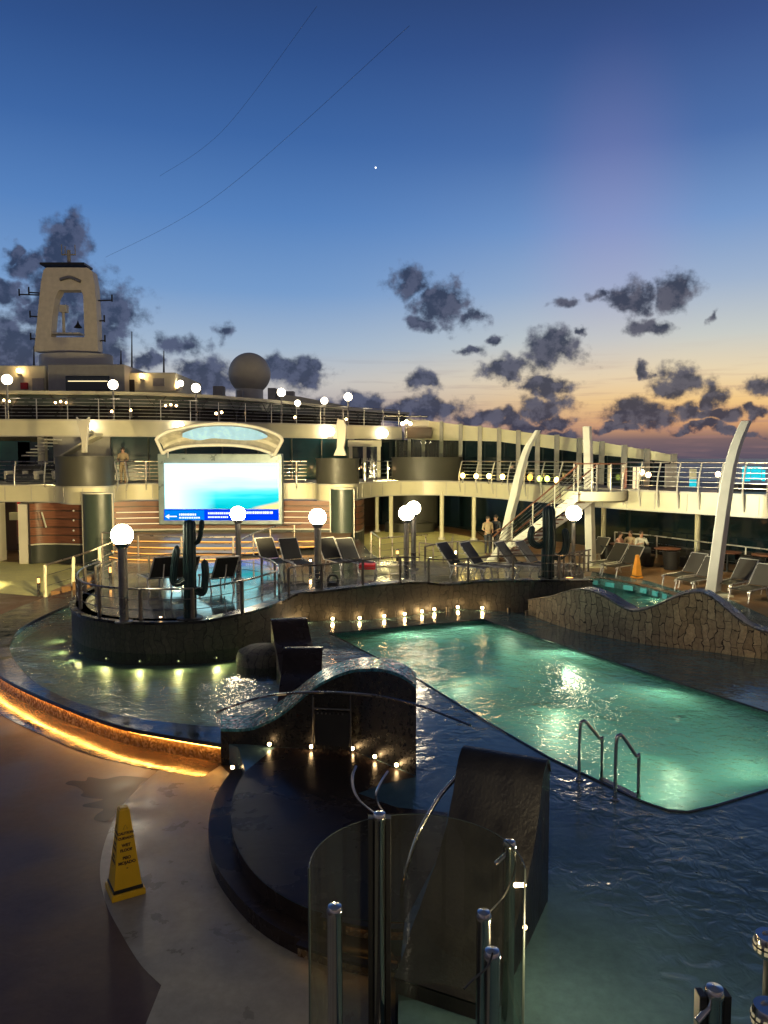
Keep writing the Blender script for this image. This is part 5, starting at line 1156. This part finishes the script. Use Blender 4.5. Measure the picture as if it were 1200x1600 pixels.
# ------------------------------------------------------------------ railings of the platform
crow = inset(bs, .14); cz = tz
cp = [Vector((v.x, v.y, z)) for v, z in zip(crow, cz)]
def hline(px0, px1): return cut(cp, px0, px1)
isl_front = cut(cp, 112, 436)
rail('dark curved railing round the stone island with the big cactus', [v for v in cp if True and (600+F*v.x/(v.y*cos(P)-(v.z-EYE.z)*sin(P))) < 436], .70, 1.15, 2, r=.024, post=.045, pm='rail_dark', tm='steel', wm='steel')
rail('dark railing on the stone wall from the island to the yellow ramp', cut(cp, 448, 662), .66, 1.1, 2, r=.022, post=.035, pm='rail_dark', tm='rail_dark', wm='rail_dark')
rail('dark railing on the stone wall in front of the sunloungers and armed cactus', cut(cp, 664, 924), .66, 1.3, 2, r=.022, post=.035, pm='rail_dark', tm='rail_dark', wm='rail_dark')
bk_ = spline([onz(x, y, ZP) for x, y in ((150,925),(165,916),(200,908),(250,902),(310,899),(370,900),(415,908),(434,922),(436,940))], 4)
rail('inner railing curving behind the dark sunloungers on the island', bk_, .68, 1.3, 2, r=.022, post=.035, pm='rail_dark', tm='rail_dark', wm='rail_dark')
rail('copper toned railing climbing beside the little lit stair', [onz(72, 932, 0), onz(106, 922, .2), onz(144, 910, .5), at3(190, 25.6, .85)], 1.05, 1.0, 2, r=.035, post=.06, curve=.06, pm='cream', tm='rail_metal')
rail('copper toned railing behind the lit stair by the stage steps', [at3(160, 27.4, ZP), at3(212, 26.6, ZP), at3(262, 26.0, ZP), at3(330, 25.8, ZP), at3(375, 25.9, ZP)], .92, 1.8, 3, r=.026, post=.035, pm='rail_metal')
rail('second railing along the orange stage steps', [at3(375, 25.9, ZP), at3(398, 27.4, ZP+.1), at3(430, 29, ZP+.2), at3(470, 30, ZP+.2)], .8, 1.4, 2, r=.024, post=.03)
rail('yellow lit railing on the ramp beside the twin globe lamps', [at3(580, 29.5, ZP-.2), at3(594, 28.6, ZB+.3), at3(640, 30.6, ZB+.2), at3(668, 32, ZB+.1)], .95, .95, 3, r=.024, post=.03)
rail('short yellow lit railing across the ramp mouth', [at3(655, 29, ZB+.1), at3(690, 28, ZB+.1), at3(705, 30, ZB), at3(708, 33, ZB)], .95, .8, 3, r=.024, post=.03)
rail('dark railing behind the middle sunloungers', [at3(664, 26.2, ZP-.3), at3(690, 25.6, ZP-.1), at3(730, 26.2, ZP-.1), at3(800, 26.1, ZP-.1), at3(860, 25.6, ZP-.1)], .85, 1.5, 1, r=.024, post=.035, pm='rail_dark', tm='rail_dark')
rail('short dark railing closing the platform behind the armed cactus', [onz(872, 903, ZP+.1), onz(900, 898, ZP+.1), onz(922, 893, ZP+.1)], .68, .28, 0, r=.022, post=.03, pm='rail_dark', tm='rail_dark')
# ------------------------------------------------------------------ sunloungers
def make_lounger(loc, rz, label, sling, group):
    t = thing('sun_lounger', label, 'sun lounger', (0, 0, 0), group)
    for s in (-1, 1):
        x = .31*s
        MB().tube(spline([(x,.02,.30),(x,.10,.36),(x,.7,.37),(x,1.15,.38)], 3), .02, 8).build('side_rail', 'alu', t)
        MB().tube([(x,1.15,.38),(x,1.42,.68),(x,1.66,1.0)], .02, 8).build('back_rail', 'alu', t)
    for y, dy in ((.14,-.10),(1.0,.16)):
        for s in (-1, 1): MB().tube([(.31*s,y,.36),(.31*s,y+dy,.0)], .02, 8).build('leg', 'alu', t)
    b = MB(); n_ = 8
    for k in range(n_):
        y0, y1 = .08+1.07*k/n_, .08+1.07*(k+1)/n_; sg = lambda y: .372-.03*sin(pi*(y-.08)/1.07)
        b.quad((-.295,y0,sg(y0)),(.295,y0,sg(y0)),(.295,y1,sg(y1)),(-.295,y1,sg(y1)))
    b.extr([(-.295,.1,.345),(.295,.1,.345),(.295,1.13,.345),(-.295,1.13,.345)], (0,0,.012)); b.build('seat', sling, t)
    MB().extr([(-.295,1.16,.39),(.295,1.16,.39),(.295,1.655,.99),(-.295,1.655,.99)], (0,-.02,.012)).build('backrest', sling, t)
    MB().tube([(-.31,1.66,1.0),(.31,1.66,1.0)], .02, 8).build('top_bar', 'alu', t)
    MB().tube([(0,1.5,.78),(0,1.3,.1)], .016, 6).build('back_prop', 'alu', t)
    t.location = loc; t.rotation_euler = (0, 0, rz); return t
GL = 'sunloungers on the raised platform'; GR = 'sunloungers on the teak deck'
def place(src, foot, head, label, group, flip=False):
    a, c = foot, head; d = c-a; rz = atan2(-d.x, d.y)
    o = dup(src, a, rz, label); o['group'] = group; return o
f0, h0 = onz(446,898,ZP), at3(410, 24.9, ZP)
def ang(a, c): d = c-a; return atan2(-d.x, d.y)
l0 = make_lounger(f0, ang(f0, h0), 'black sunlounger nearest the screen end of the platform row', 'sling', GL); scan(l0)
for fx_, fy_, hx_, hY, lab in ((478,900,444,25.0,'black sunlounger second from the screen end'),(548,898,508,24.9,'black sunlounger half hidden behind the middle globe lamp pole'),(576,899,533,24.8,'black sunlounger next to the red towel box'),
  (764,906,700,23.9,'black sunlounger at the end of the middle row by the ramp'),(802,905,742,23.8,'black sunlounger second in the middle row'),(858,904,796,23.9,'black sunlounger with raised back near the stair foot'),(890,902,832,24.2,'black sunlounger partly hidden by the armed cactus')):
    a = onz(fx_, fy_, ZP); c = at3(hx_+random.uniform(-4,4), hY, ZP)
    if fx_ > 700: c = a+Vector((-1.32+random.uniform(-.1,.1), .95, 0))
    place(l0, a, c, lab, GL)
for x0, x1, lab in ((222,300,'dark sunlounger turned away on the island behind its small cactus arm'),(262,330,'dark sunlounger behind the thick cactus trunk'),(322,392,'dark sunlounger on the island beside the blue floor reflection')):
    a = onz((x0+x1)/2+20, 938, ZP); c = onz((x0+x1)/2-30, 915, ZP); place(l0, c, a, lab, GL)
fa = onz(926,895,ZB); ha = fa+Vector((1.4,.95,0))
l1 = make_lounger(fa, ang(fa, ha), 'brown sunlounger just past the foot of the tapering fin', 'sling_brown', GR); scan(l1)
for a_, c_, lab in (((950,901),(1014,884),'brown sunlounger beside the small orange cone'),((1046,917),(1108,897),'brown sunlounger before the largest fin, farther one of the pair'),((1066,925),(1134,903),'brown sunlounger half hidden by the largest fin'),((1124,930),(1182,909),'brown sunlounger just past the largest fin'),((1152,941),(1212,920),'brown sunlounger cut by the picture edge near the white pot'),((900,882),(950,868),'brown sunlounger behind the tapering fin')):
    a = onz(*a_, ZB+.006); c = a+Vector((1.4+random.uniform(-.08,.08), .95, 0)); place(l1, a, c, lab.replace('cut by the picture edge', 'last in the row'), GR)
# red towel box
t = thing('towel_box', 'red cushioned box standing under the end sunlounger on the platform', 'box', onz(578, 902, ZP)); p = onz(574, 900, ZP)
MB().box(p+Vector((0,0,.30)), (.5,.4,.16)).build('box_body', 'red', t, bevel=.02)
for s in (-1,1): MB().box(p+Vector((.22*s,0,.11)), (.03,.36,.22)).build('leg', 'alu', t)
t = thing('rope_reel', 'small black reel standing by the platform railing', 'reel', onz(520, 915, ZP)); p = onz(520, 915, ZP)
b = MB(); b.tube([p+Vector((.14*cos(a), 0, .17+.14*sin(a))) for a in [2*pi*k/16 for k in range(16)]], .035, 8, closed=True); b.build('ring', 'black', t); MB().box(p+Vector((0,0,.05)), (.3,.2,.1)).build('foot', 'black', t)
# ------------------------------------------------------------------ cactus sculptures
def limb(b, pts, r, flat=1):
    P_ = spline(pts, 6); n_ = len(P_); rs = []
    for k in range(n_):
        u = k/(n_-1); rr_ = r*(1 if u < .85 else sqrt(max(.02, 1-((u-.85)/.15)**2))); rs.append(rr_)
    i0_ = len(b.v); b.tube(P_, rs, 24)
    for k in range(n_):
        for j in range(24):
            if j % 2: b.v[i0_+k*24+j] = P_[k]+(b.v[i0_+k*24+j]-P_[k])*.84
t = thing('metal_cactus', 'tall dark teal saguaro cactus sculpture on the stone island', 'cactus sculpture', onz(297, 966, ZP)); Y = onz(297, 966, ZP).y
c_ = lambda x, y: ony(x, y, Y)
limb(M_ := MB(), [c_(297,968), c_(297,920), c_(296,870), c_(296,830), c_(296,812)], .145); M_.build('trunk', 'cactus', t)
limb(M_ := MB(), [c_(290,905), c_(277,912), c_(271,905), c_(273,880), c_(277,852)], .085); M_.build('arm', 'cactus', t)
limb(M_ := MB(), [c_(303,920), c_(316,926), c_(320,912), c_(321,893), c_(319,874)], .085); M_.build('arm', 'cactus', t)
limb(M_ := MB(), [c_(302,850), c_(310,845), c_(313,835), c_(315,822), c_(315,812)], .055); M_.build('arm', 'cactus', t)
MB().lathe([(.3,0),(.3,.03),(.01,.03)], onz(297,966,ZP), 16).build('base_plate', 'black', t)
t = thing('metal_cactus', 'tall dark cactus sculpture with two curled arms before the tapering fin', 'cactus sculpture', onz(857, 904, ZP+.1)); Y = onz(857, 903, ZP+.1).y
limb(M_ := MB(), [c_(856,906), c_(856,880), c_(858,850), c_(858,815), c_(857,790)], .19); M_.build('trunk', 'cactus', t)
limb(M_ := MB(), [c_(852,848), c_(842,853), c_(832,848), c_(829,836), c_(833,822)], .095); M_.build('arm', 'cactus', t)
limb(M_ := MB(), [c_(862,868), c_(873,870), c_(882,862), c_(885,845), c_(882,825)], .11); M_.build('arm', 'cactus', t)
MB().lathe([(.3,0),(.3,.03),(.01,.03)], onz(857,903,ZP+.1), 16).build('base_plate', 'black', t)
# ------------------------------------------------------------------ tables and chairs
def table_set(px, py, label, chairs):
    p = onz(px, py, ZB); t = thing('round_table', label, 'table', p, 'round tables on the teak deck')
    MB().lathe([(.001,.71),(.48,.71),(.5,.73),(.5,.75),(.001,.75)], p, 28).build('table_top', 'wood', t); MB().tube([p+Vector((0,0,.02)), p+Vector((0,0,.71))], .04, 10).build('pedestal', 'black', t); MB().lathe([(.25,0),(.25,.03),(.001,.03)], p, 20).build('foot', 'black', t)
    for k, (a, lab) in enumerate(chairs):
        q = p+Vector((cos(a), sin(a), 0))*.72; t = thing('tub_chair', lab, 'chair', q, 'dark wicker tub chairs'); f = a+pi
        MB().lathe([(.22,0),(.27,.40),(.001,.40)], q, 18).build('seat', 'wicker', t)
        MB().lathe([(.25,.02),(.31,.42),(.33,.72),(.29,.72),(.27,.42)], q, 18, a-1.9, a+1.9).build('backrest', 'wicker', t)
table_set(1042, 886, 'wood topped round table beside the cream column with no one at it', ((pi*.9,'dark wicker tub chair on the near side of the empty table'),(pi*.05,'dark wicker tub chair on the column side of the empty table'),(pi*1.45,'dark wicker tub chair facing the sea at the empty table')))
table_set(972, 877, 'small round table where two people sit close together', ((pi*1.1,'dark wicker tub chair at the table of the seated pair'),))
table_set(1136, 893, 'round table half hidden behind the largest fin', ((pi*.1,'dark wicker tub chair between the largest fin and the white pot'),(pi*.8,'dark wicker tub chair hidden behind the largest fin')))
table_set(1196, 898, 'round table beyond the last sunloungers', ((pi*1.1,'dark wicker tub chair by the white pot'),(pi*.5,'dark wicker tub chair behind the farthest table')))
t = thing('white_pot', 'small white round pot on the teak deck between two tables', 'pot', onz(1162, 896, ZB)); MB().lathe([(.08,0),(.15,.12),(.18,.28),(.15,.28),(.12,.1)], onz(1162, 896, ZB), 18).build('pot_body', 'cloth_white', t); MB().lathe([(.14,.24),(.001,.25)], onz(1162,896,ZB), 18).build('soil', 'black', t)
# ------------------------------------------------------------------ wet floor cones
def cone(p, rz, label, mt, s=1.0, text=True):
    t = thing('wet_floor_cone', label, 'wet floor cone', (0,0,0), 'wet floor cones')
    def sq(z, w): return [(w/2*sx_, w/2*sy_, z) for sx_, sy_ in ((-1,-1),(1,-1),(1,1),(-1,1))]
    def loft(secs, name, m, bev=.006):
        b = MB()
        for z, w in secs: b.v += [Vector(v) for v in sq(z, w)]
        for k in range(len(secs)-1):
            for j in range(4): b.f.append((4*k+j, 4*k+(j+1) % 4, 4*k+4+(j+1) % 4, 4*k+4+j))
        b.f.append((3,2,1,0)); e = 4*(len(secs)-1); b.f.append((e,e+1,e+2,e+3)); return b.build(name, m, t, smooth=0, bevel=bev)
    loft([(.0,.335),(.015,.35),(.07,.34)], 'base', mt); loft([(.07,.30),(.105,.305)], 'groove', 'black', .003); loft([(.105,.285),(.86,.115),(.91,.105)], 'body', mt)
    loft([(.905,.085),(.925,.08)], 'top_rim', mt, .003)
    for j in range(4 if text else 0):
        for k, (s_, z, sz) in enumerate((('CAUTION',.66,.036),('CUIDADO',.61,.034),('WET',.535,.042),('FLOOR',.485,.040),('PISO',.405,.042),('MOJADO',.355,.044),('-',.30,.05))):
            cu = bpy.data.curves.new('txt', 'FONT'); cu.body = s_; cu.size = sz*.98; cu.align_x = 'CENTER'; cu.extrude = .0008; cu.offset = .0022
            oo = bpy.data.objects.new('txt', cu); COL.objects.link(oo); bpy.context.view_layer.update()
            me = bpy.data.meshes.new_from_object(oo.evaluated_get(bpy.context.evaluated_depsgraph_get())); bpy.data.objects.remove(oo)
            wz = .285-(z-.105)/(.86-.105)*.17; tilt = atan(.085/.755)
            mx_ = Matrix.Rotation(j*pi/2, 4, 'Z') @ Matrix.Translation((0, -(wz/2+.0015), z)) @ Matrix.Rotation(pi/2-tilt, 4, 'X')
            me.transform(mx_); me.materials.clear(); me.materials.append(M['text_dark']); o = bpy.data.objects.new('lettering', me); COL.objects.link(o); o.parent = t
        b = MB(); z = .735; wz = .285-(z-.105)/(.755)*.17
        tri = [Vector((-.022, -(wz/2+.004), z-.02)), Vector((.022, -(wz/2+.004), z-.02)), Vector((0, -(wz/2-.001), z+.022))]
        b.tube(tri, .0025, 5, closed=True); b.v = [Matrix.Rotation(j*pi/2, 3, 'Z') @ v for v in b.v]; b.build('warning_triangle', 'text_dark', t)
    t.location = p; t.rotation_euler = (0,0,rz); t.scale = (s,)*3; return t
cone(onz(196, 1392, .004), radians(31), 'tall yellow pyramid wet floor cone with dark lettering on the pale path', 'yellow')
cone(onz(995, 903, ZB+.006), radians(20), 'small orange wet floor cone beside the hot tub', 'orange', .9, False)
# ------------------------------------------------------------------ pool ladder
t = thing('pool_ladder', 'chrome pool ladder with two bent handrails at the green pool edge', 'ladder', onz(950, 1230, ZB))
def lad(out, inn, top1, top2):
    a = onz(*out, ZB); c = onz(*inn, ZB); za = zat(top1[1], a.y); zc = zat(top2[1], c.y)
    pts = [a+Vector((0,0,-.05)), Vector((a.x, a.y, za-.10)), Vector((a.x+(c.x-a.x)*.12, a.y+(c.y-a.y)*.12, za)), Vector((a.x+(c.x-a.x)*.30, a.y+(c.y-a.y)*.3, za-.03)), Vector((c.x-(c.x-a.x)*.12, c.y-(c.y-a.y)*.12, zc+.05)), Vector((c.x, c.y, zc-.05)), Vector((c.x, c.y, -.6))]
    MB().tube(spline(pts, 5), .023, 10).build('handrail', 'chrome', t)
    for q in (a,): MB().lathe([(.055,0),(.055,.015),(.03,.03)], q+Vector((0,0,.003)), 14).build('foot_flange', 'chrome', t)
    return a, c
a1, c1_ = lad((905,1219),(940,1214),(908,1128),(942,1160)); a2, c2_ = lad((961,1250),(997,1243),(962,1150),(997,1187))
for z in (ZB-.03, ZB-.3, ZB-.57):
    m_ = (c1_+c2_)/2; d = c2_-c1_; MB().box((m_.x, m_.y, z), (d.length, .09, .035), rz=atan2(d.y, d.x)).build('tread', 'rail_dark' if z > 0 else 'chrome', t)
# ------------------------------------------------------------------ shower enclosure in front
cy, rr_ = 5.0, .73; zc = zat(1350, cy); cx = xat(651, cy, zc)
t = thing('shower_screen', 'curved clear glass shower screen open toward us between chrome posts', 'glass screen', (cx, cy, 0))
MB().lathe([(rr_, .06), (rr_, zc)], (cx, cy, 0), 40, radians(-4), radians(184)).build('glass_panel', 'clear_glass', t)
MB().tube([Vector((cx+rr_*cos(a), cy+rr_*sin(a), zc)) for a in [radians(-4+188*k/40) for k in range(41)]], .004, 6).build('top_edge', mat('edge', (.06,.08,.07), .4), t)
for a in (radians(-4), radians(184)): MB().tube([Vector((cx+rr_*cos(a), cy+rr_*sin(a), z)) for z in (.06, zc)], .008, 6).build('side_edge', 'edge', t)
def post(label, px, py, Y, r, spout=False, twin=False):
    z = zat(py, Y); p = at3(px, Y, z); t = thing('chrome_post', label, 'post', (p.x, p.y, 0), 'chrome posts of the shower place')
    prof_ = [(r*1.5,0),(r*1.5,.02),(r,.03),(r,z-.06),(r*1.08,z-.055),(r*1.08,z-.03),(r*.9,z-.01),(.001,z)]
    MB().lathe(prof_, (p.x, p.y, 0), 24).build('shaft', 'chrome', t)
    if twin:
        for s in (-1, 1): MB().box((p.x+s*r*1.38, p.y+.02, (z-.05)/2), (r*.85, r*1.6, z-.05)).build('side_plate', 'black', t, bevel=.004)
    if spout: MB().tube([Vector((p.x, p.y, z-.09)), Vector((p.x-.11, p.y-.05, z-.16))], .018, 10).build('spout', 'chrome', t)
post('tall thick post between two black plates rising just above the curved glass', 593, 1268, 5.58, .048, twin=True)
post('chrome post standing alone inside the curved glass on the cone side', 523, 1413, 4.55, .047)
post('chrome post with tilted spout at the glass edge near the tall wave', 796, 1312, 5.45, .046, spout=True)
post('chrome post farther of the close pair below the tall wave', 756, 1422, 4.55, .045)
post('chrome post nearer of the close pair below the tall wave', 769, 1482, 4.12, .045)
post('thick chrome post with spout standing in the dark wet area near the round lamps', 1117, 1540, 3.85, .047, spout=True, twin=True)
o = MB().tube(spline([ony(797,1320,5.40), ony(805,1350,5.35), ony(790,1395,5.1), ony(765,1425,4.55)], 5), .006, 6).build('steel_cable', 'black'); tag(o, 'thin black cable hanging between the spout post and the pair of posts', 'cable')
o = MB().tube(spline([ony(770,1488,4.08), ony(762,1510,4.06), ony(740,1530,4.0), ony(725,1545,3.95)], 5), .006, 6).build('steel_cable', 'black'); tag(o, 'thin black cable curving down from the nearest post of the pair', 'cable')
o = MB().tube(spline([at3(818,5.0,.40), at3(900,5.2,.42), at3(1000,5.1,.40), at3(1070,4.7,.38), at3(1160,4.0,.36)], 6), .006, 6).build('floor_hose', 'black'); tag(o, 'thin dark hose curving over the wet floor from the glass screen', 'hose')
t = thing('shower_tray', 'dark tiled round shower tray inside the curved glass', 'shower tray', (cx, cy, 0)); MB().lathe([(.8,0),(.8,.05),(.74,.055),(.70,.04),(.001,.035)], (cx, cy, .005), 40).build('tray', 'mosaic_black', t); MB().lathe([(.07,.0),(.001,.004)], (cx, cy, .05), 16).build('drain', 'chrome', t)
# two ribbed chrome drum lamps at the edge
for k, (px, py, lab) in enumerate(((1203,1461,'upper ribbed chrome drum lamp on its post above the wet deck'),(1203,1572,'lower ribbed chrome drum lamp on its post above the wet deck'))):
    Y = (4.35, 3.75)[k]; z = zat(py, Y); p = at3(px, Y, z); t = thing('drum_lamp', lab, 'drum lamp', (p.x, p.y, ZB), 'ribbed chrome drum lamps')
    r = .085; MB().lathe([(.03,.0),(.03,z-ZB-.1)], (p.x, p.y, ZB), 14).build('post', 'steel', t)
    MB().lathe([(.02,-.13),(r*.9,-.12),(r,-.10),(r,-.02),(r*.92,0),(r*.5,.0),(r*.45,-.015),(.001,-.015)], (p.x, p.y, z), 28).build('drum_body', 'chrome', t)
    b = MB()
    for j in range(14): a = 2*pi*j/14; b.box((p.x+(r+.002)*cos(a), p.y+(r+.002)*sin(a), z-.065), (.02,.006,.05), rz=a+pi/2)
    b.build('slots', 'faint_glow', t); MB().tube([Vector((p.x+(r+.004)*cos(a), p.y+(r+.004)*sin(a), z-.06)) for a in [2*pi*q/24 for q in range(24)]], .006, 6, closed=True).build('band', 'black', t)
# handrails near the waves
o = MB().tube(spline([onz(627,1402,ZB), ony(632,1370,6.95), ony(650,1312,7.0), ony(668,1275,7.1), ony(690,1240,7.2), ony(722,1205,7.3)], 6), .022, 10).build('curved_handrail', 'chrome'); tag(o, 'chrome handrail curving up to the tall black wave wall', 'handrail')
for lab, pts in (('crescent chrome grab rail standing behind the tall post',((556,1197,8.9),(551,1212,8.8),(552,1232,8.75),(563,1253,8.7),(583,1270,8.7))),('shorter crescent chrome grab rail closest to the water',((607,1205,8.7),(597,1220,8.65),(588,1240,8.6),(590,1256,8.6),(598,1268,8.6)))):
    o = MB().tube(spline([ony(*q) for q in pts], 5), .018, 8).build('grab_rail', 'chrome'); tag(o, lab, 'grab rail')
o = MB().tube(spline([ony(338,1113,10.9), ony(370,1101,10.8), ony(420,1087,10.55), ony(480,1082,10.3), ony(540,1083,10.15), ony(600,1089,10.0), ony(650,1101,9.6), ony(700,1119,9.2), ony(735,1133,8.9)], 6), .017, 8).build('arched_handrail', 'steel'); tag(o, 'long thin arched chrome handrail passing before the cyan-topped wave wall', 'handrail')
t = thing('control_panel', 'dark panel with row of small buttons between two thin posts on the black wave wall', 'control panel', at3(520, 10.4, ZB))
qa, qb = interp(bw, 491), interp(bw, 549)
for q in (qa, qb): z1 = zat(1086, q.y-.12); MB().tube([Vector((q.x, q.y-.12, ZB)), Vector((q.x, q.y-.12, z1))], .014, 8).build('post', 'steel', t)
zb1 = zat(1107, qa.y-.12); MB().tube([Vector((qa.x, qa.y-.12, zb1)), Vector((qb.x, qb.y-.12, zb1))], .012, 8).build('cross_bar', 'steel', t)
md = (qa+qb)/2; MB().box((md.x, md.y-.09, zb1-.30), ((qb-qa).length*.92, .03, .5), rz=atan2(qb.y-qa.y, qb.x-qa.x)).build('panel_face', 'black', t)
b = MB()
for k in range(7): q = qa.lerp(qb, .12+k*.11); MB().box((q.x, q.y-.14, zb1-.06), (.022,.02,.02)).build('button', 'steel', t)
# overhead wires
mat('wire_grey', (.05,.07,.12), .6)
for lab, a, c in (('long thin stay wire running from the mast up into the dusk sky', ony(165,402,54), ony(640,40,30)),('second faint stay wire high over the deck', ony(250,275,54), ony(495,10,35))):
    m_ = (a+c)/2+Vector((0,0,-1.2)); o = MB().tube(spline([a, m_, c], 12), .007, 5).build('stay_wire', 'wire_grey'); tag(o, lab, 'wire')
o = MB().sphere(ony(587, 262, 9000), 9, 12, 8).build('evening_star', emis('star', (1,1,1), 3)); tag(o, 'bright evening star high in the blue dusk sky', 'star')
# small things on the platform edge: grey utility posts at the deck corner
for lab, x, y in (('short steel spout standing in the deck corner before the stone wave wall',795,958),('second short steel spout near the stone wave wall',823,962),('dark drain box on the lit pool edge',699,956)):
    p = onz(x, y, ZB); t = thing('deck_fitting', lab, 'fitting', p, 'small fittings at the pool deck corner'); MB().tube([p, p+Vector((0,0,.14))], .045, 10).build('body', 'rail_dark', t); MB().lathe([(.06,0),(.001,.02)], p+Vector((0,0,.14)), 12).build('cap', 'steel', t)
# ------------------------------------------------------------------ people
def person(label, loc, rz, pose, top, legs, hair='hair', group=None, h=1.72):
    t_ = tag(bpy.data.objects.new('person', bpy.data.meshes.new('person')), label, 'person', group); COL.objects.link(t_)
    J = {}
    if pose == 'stand':
        J = dict(pel=(0,0,.95), sp=(0,.01,1.12), ch=(0,.02,1.32), nk=(0,.02,1.47), hd=(0,0,1.55), ht=(0,0,1.70), ls=(.18,.02,1.40), le=(.24,.02,1.13), lw=(.14,-.18,1.05), rs=(-.18,.02,1.40), re=(-.25,.02,1.13), rw=(-.13,-.2,1.08), lh=(.09,0,.90), lk=(.10,-.02,.50), la=(.10,.02,.08), lt=(.11,-.16,.03), rh=(-.09,0,.90), rk=(-.10,-.02,.50), ra=(-.10,.02,.08), rt=(-.11,-.16,.03))
    else:
        J = dict(pel=(0,0,.52), sp=(0,.03,.70), ch=(0,.04,.90), nk=(0,.02,1.05), hd=(0,-.01,1.13), ht=(0,-.02,1.29), ls=(.18,.02,.98), le=(.26,-.08,.74), lw=(.16,-.30,.80), rs=(-.18,.02,.98), re=(-.26,-.08,.74), rw=(-.14,-.30,.82), lh=(.09,-.03,.50), lk=(.12,-.44,.52), la=(.12,-.42,.10), lt=(.12,-.58,.04), rh=(-.09,-.03,.50), rk=(-.12,-.44,.52), ra=(-.12,-.42,.10), rt=(-.12,-.58,.04))
    R_ = dict(pel=.125, sp=.115, ch=.13, nk=.052, hd=.078, ht=.062, ls=.06, le=.042, lw=.026, rs=.06, re=.042, rw=.026, lh=.09, lk=.055, la=.038, lt=.03, rh=.09, rk=.055, ra=.038, rt=.03)
    E_ = [('pel','sp'),('sp','ch'),('ch','nk'),('nk','hd'),('hd','ht'),('ch','ls'),('ls','le'),('le','lw'),('ch','rs'),('rs','re'),('re','rw'),('pel','lh'),('lh','lk'),('lk','la'),('la','lt'),('pel','rh'),('rh','rk'),('rk','ra'),('ra','rt')]
    names = list(J); V = [Vector(J[k]) for k in names]; RR = [R_[k] for k in names]; EE = [(names.index(a), names.index(b)) for a, b in E_]
    for w in ('lw', 'rw'):
        s_ = 1 if w == 'lw' else -1; wv = Vector(J[w]); e_ = Vector(J[w[0]+'e']); d = (wv-e_).normalized(); side = Vector((1,0,0))
        pm = wv+d*.05; V.append(pm); RR.append(.026); EE.append((names.index(w), len(V)-1)); ip_ = len(V)-1
        for f in range(4):
            q = pm+d*(.045+.008*(1.5-abs(f-1.5)))+side*(.016*(f-1.5)); V.append(q); RR.append(.008); EE.append((ip_, len(V)-1)); V.append(q+d*.02+Vector((0,0,-.015))); RR.append(.007); EE.append((len(V)-2, len(V)-1))
        q = wv+d*.03+side*(-s_*.04); V.append(q); RR.append(.009); EE.append((ip_, len(V)-1))
    me = bpy.data.meshes.new('person'); me.from_pydata(V, EE, []); o = bpy.data.objects.new('tmp', me); COL.objects.link(o)
    sk = o.modifiers.new('s', 'SKIN'); sk.use_smooth_shade = True; sb = o.modifiers.new('ss', 'SUBSURF'); sb.levels = 1; sb.render_levels = 1
    lay = me.skin_vertices[0].data
    for i, r in enumerate(RR): lay[i].radius = (r, r); lay[i].use_root = (i == 0)
    bpy.context.view_layer.update(); ev_ = o.evaluated_get(bpy.context.evaluated_depsgraph_get()); body = bpy.data.meshes.new_from_object(ev_); bpy.data.objects.remove(o)
    body.materials.clear(); body.materials.append(M['skin']); body.name = 'person'; t_.data = body
    hd = Vector(J['hd'])
    def shell(keys, grow, name, m):
        b = MB()
        for ks in keys: b.tube([Vector(J[k]) for k in ks], [R_[k]*grow for k in ks], 12)
        o = b.build(name, m, None, smooth=60); o.parent = t_
    shell([('pel','sp','ch'),('ls','le'),('rs','re'),('ls','ch','rs')], 1.14, 'shirt', top)
    shell([('lh','lk'),('rh','rk'),('pel','lh'),('pel','rh')] + ([('lk','la'),('rk','ra')] if pose == 'stand' else []), 1.12, 'trousers', legs)
    b = MB().sphere(hd+Vector((0,.025,.085)), .092, 14, 9, 1.08); o = b.build('hair', hair, None); o.parent = t_
    b = MB()
    b.sphere(hd+Vector((0,-.095,.04)), .016, 8, 6, 1.3); o = b.build('nose', 'skin', None); o.parent = t_
    for s in (-1,1):
        o = MB().sphere(hd+Vector((.03*s,-.078,.065)), .011, 8, 6).build('eye', 'black', None); o.parent = t_
        o = MB().sphere(hd+Vector((.086*s,.0,.04)), .018, 8, 6, 1.4).build('ear', 'skin', None); o.parent = t_
    o = MB().box(hd+Vector((0,-.082,-.005)), (.045,.008,.010)).build('mouth', 'red', None); o.parent = t_
    t_.location = loc; t_.rotation_euler = (0,0,rz); return t_
person('person in pale shirt standing behind the gallery railing by the first drum', at3(193, 36.4, ZU), 0, 'stand', 'cloth_tan', 'cloth_tan')
p = onz(1001, 879, ZB); person('person in white shirt seated facing us near the round tables', p, radians(8), 'sit', 'cloth_white', 'cloth_dark'); 
q = onz(968, 880, ZB); person('person with long hair in peach top seated at the small table', q, radians(60), 'sit', 'cloth_pink', 'cloth_dark')
q2 = onz(984, 878, ZB); person('person in pale green top seated beside the person in peach', q2, radians(-50), 'sit', 'cloth_tan', 'cloth_dark')
for p_, lab in ((p,'dark wicker tub chair under the person in white'),(q,'dark wicker tub chair under the person in peach'),(q2,'dark wicker tub chair under the person in green')):
    t = thing('tub_chair', lab, 'chair', p_, 'dark wicker tub chairs'); MB().lathe([(.22,0),(.26,.39),(.001,.39)], p_, 18).build('seat', 'wicker', t); MB().lathe([(.30,.02),(.33,.42),(.34,.66),(.31,.66),(.29,.42)], p_, 18, .1, pi-.1).build('backrest', 'wicker', t)
person('person in tan jacket standing near the foot of the deck stair', at3(762, 33.5, ZB), radians(20), 'stand', 'cloth_tan', 'cloth_dark')
person('person in dark clothes standing beside the one in the tan jacket', at3(774, 34.2, ZB), radians(-40), 'stand', 'cloth_dark', 'cloth_dark')
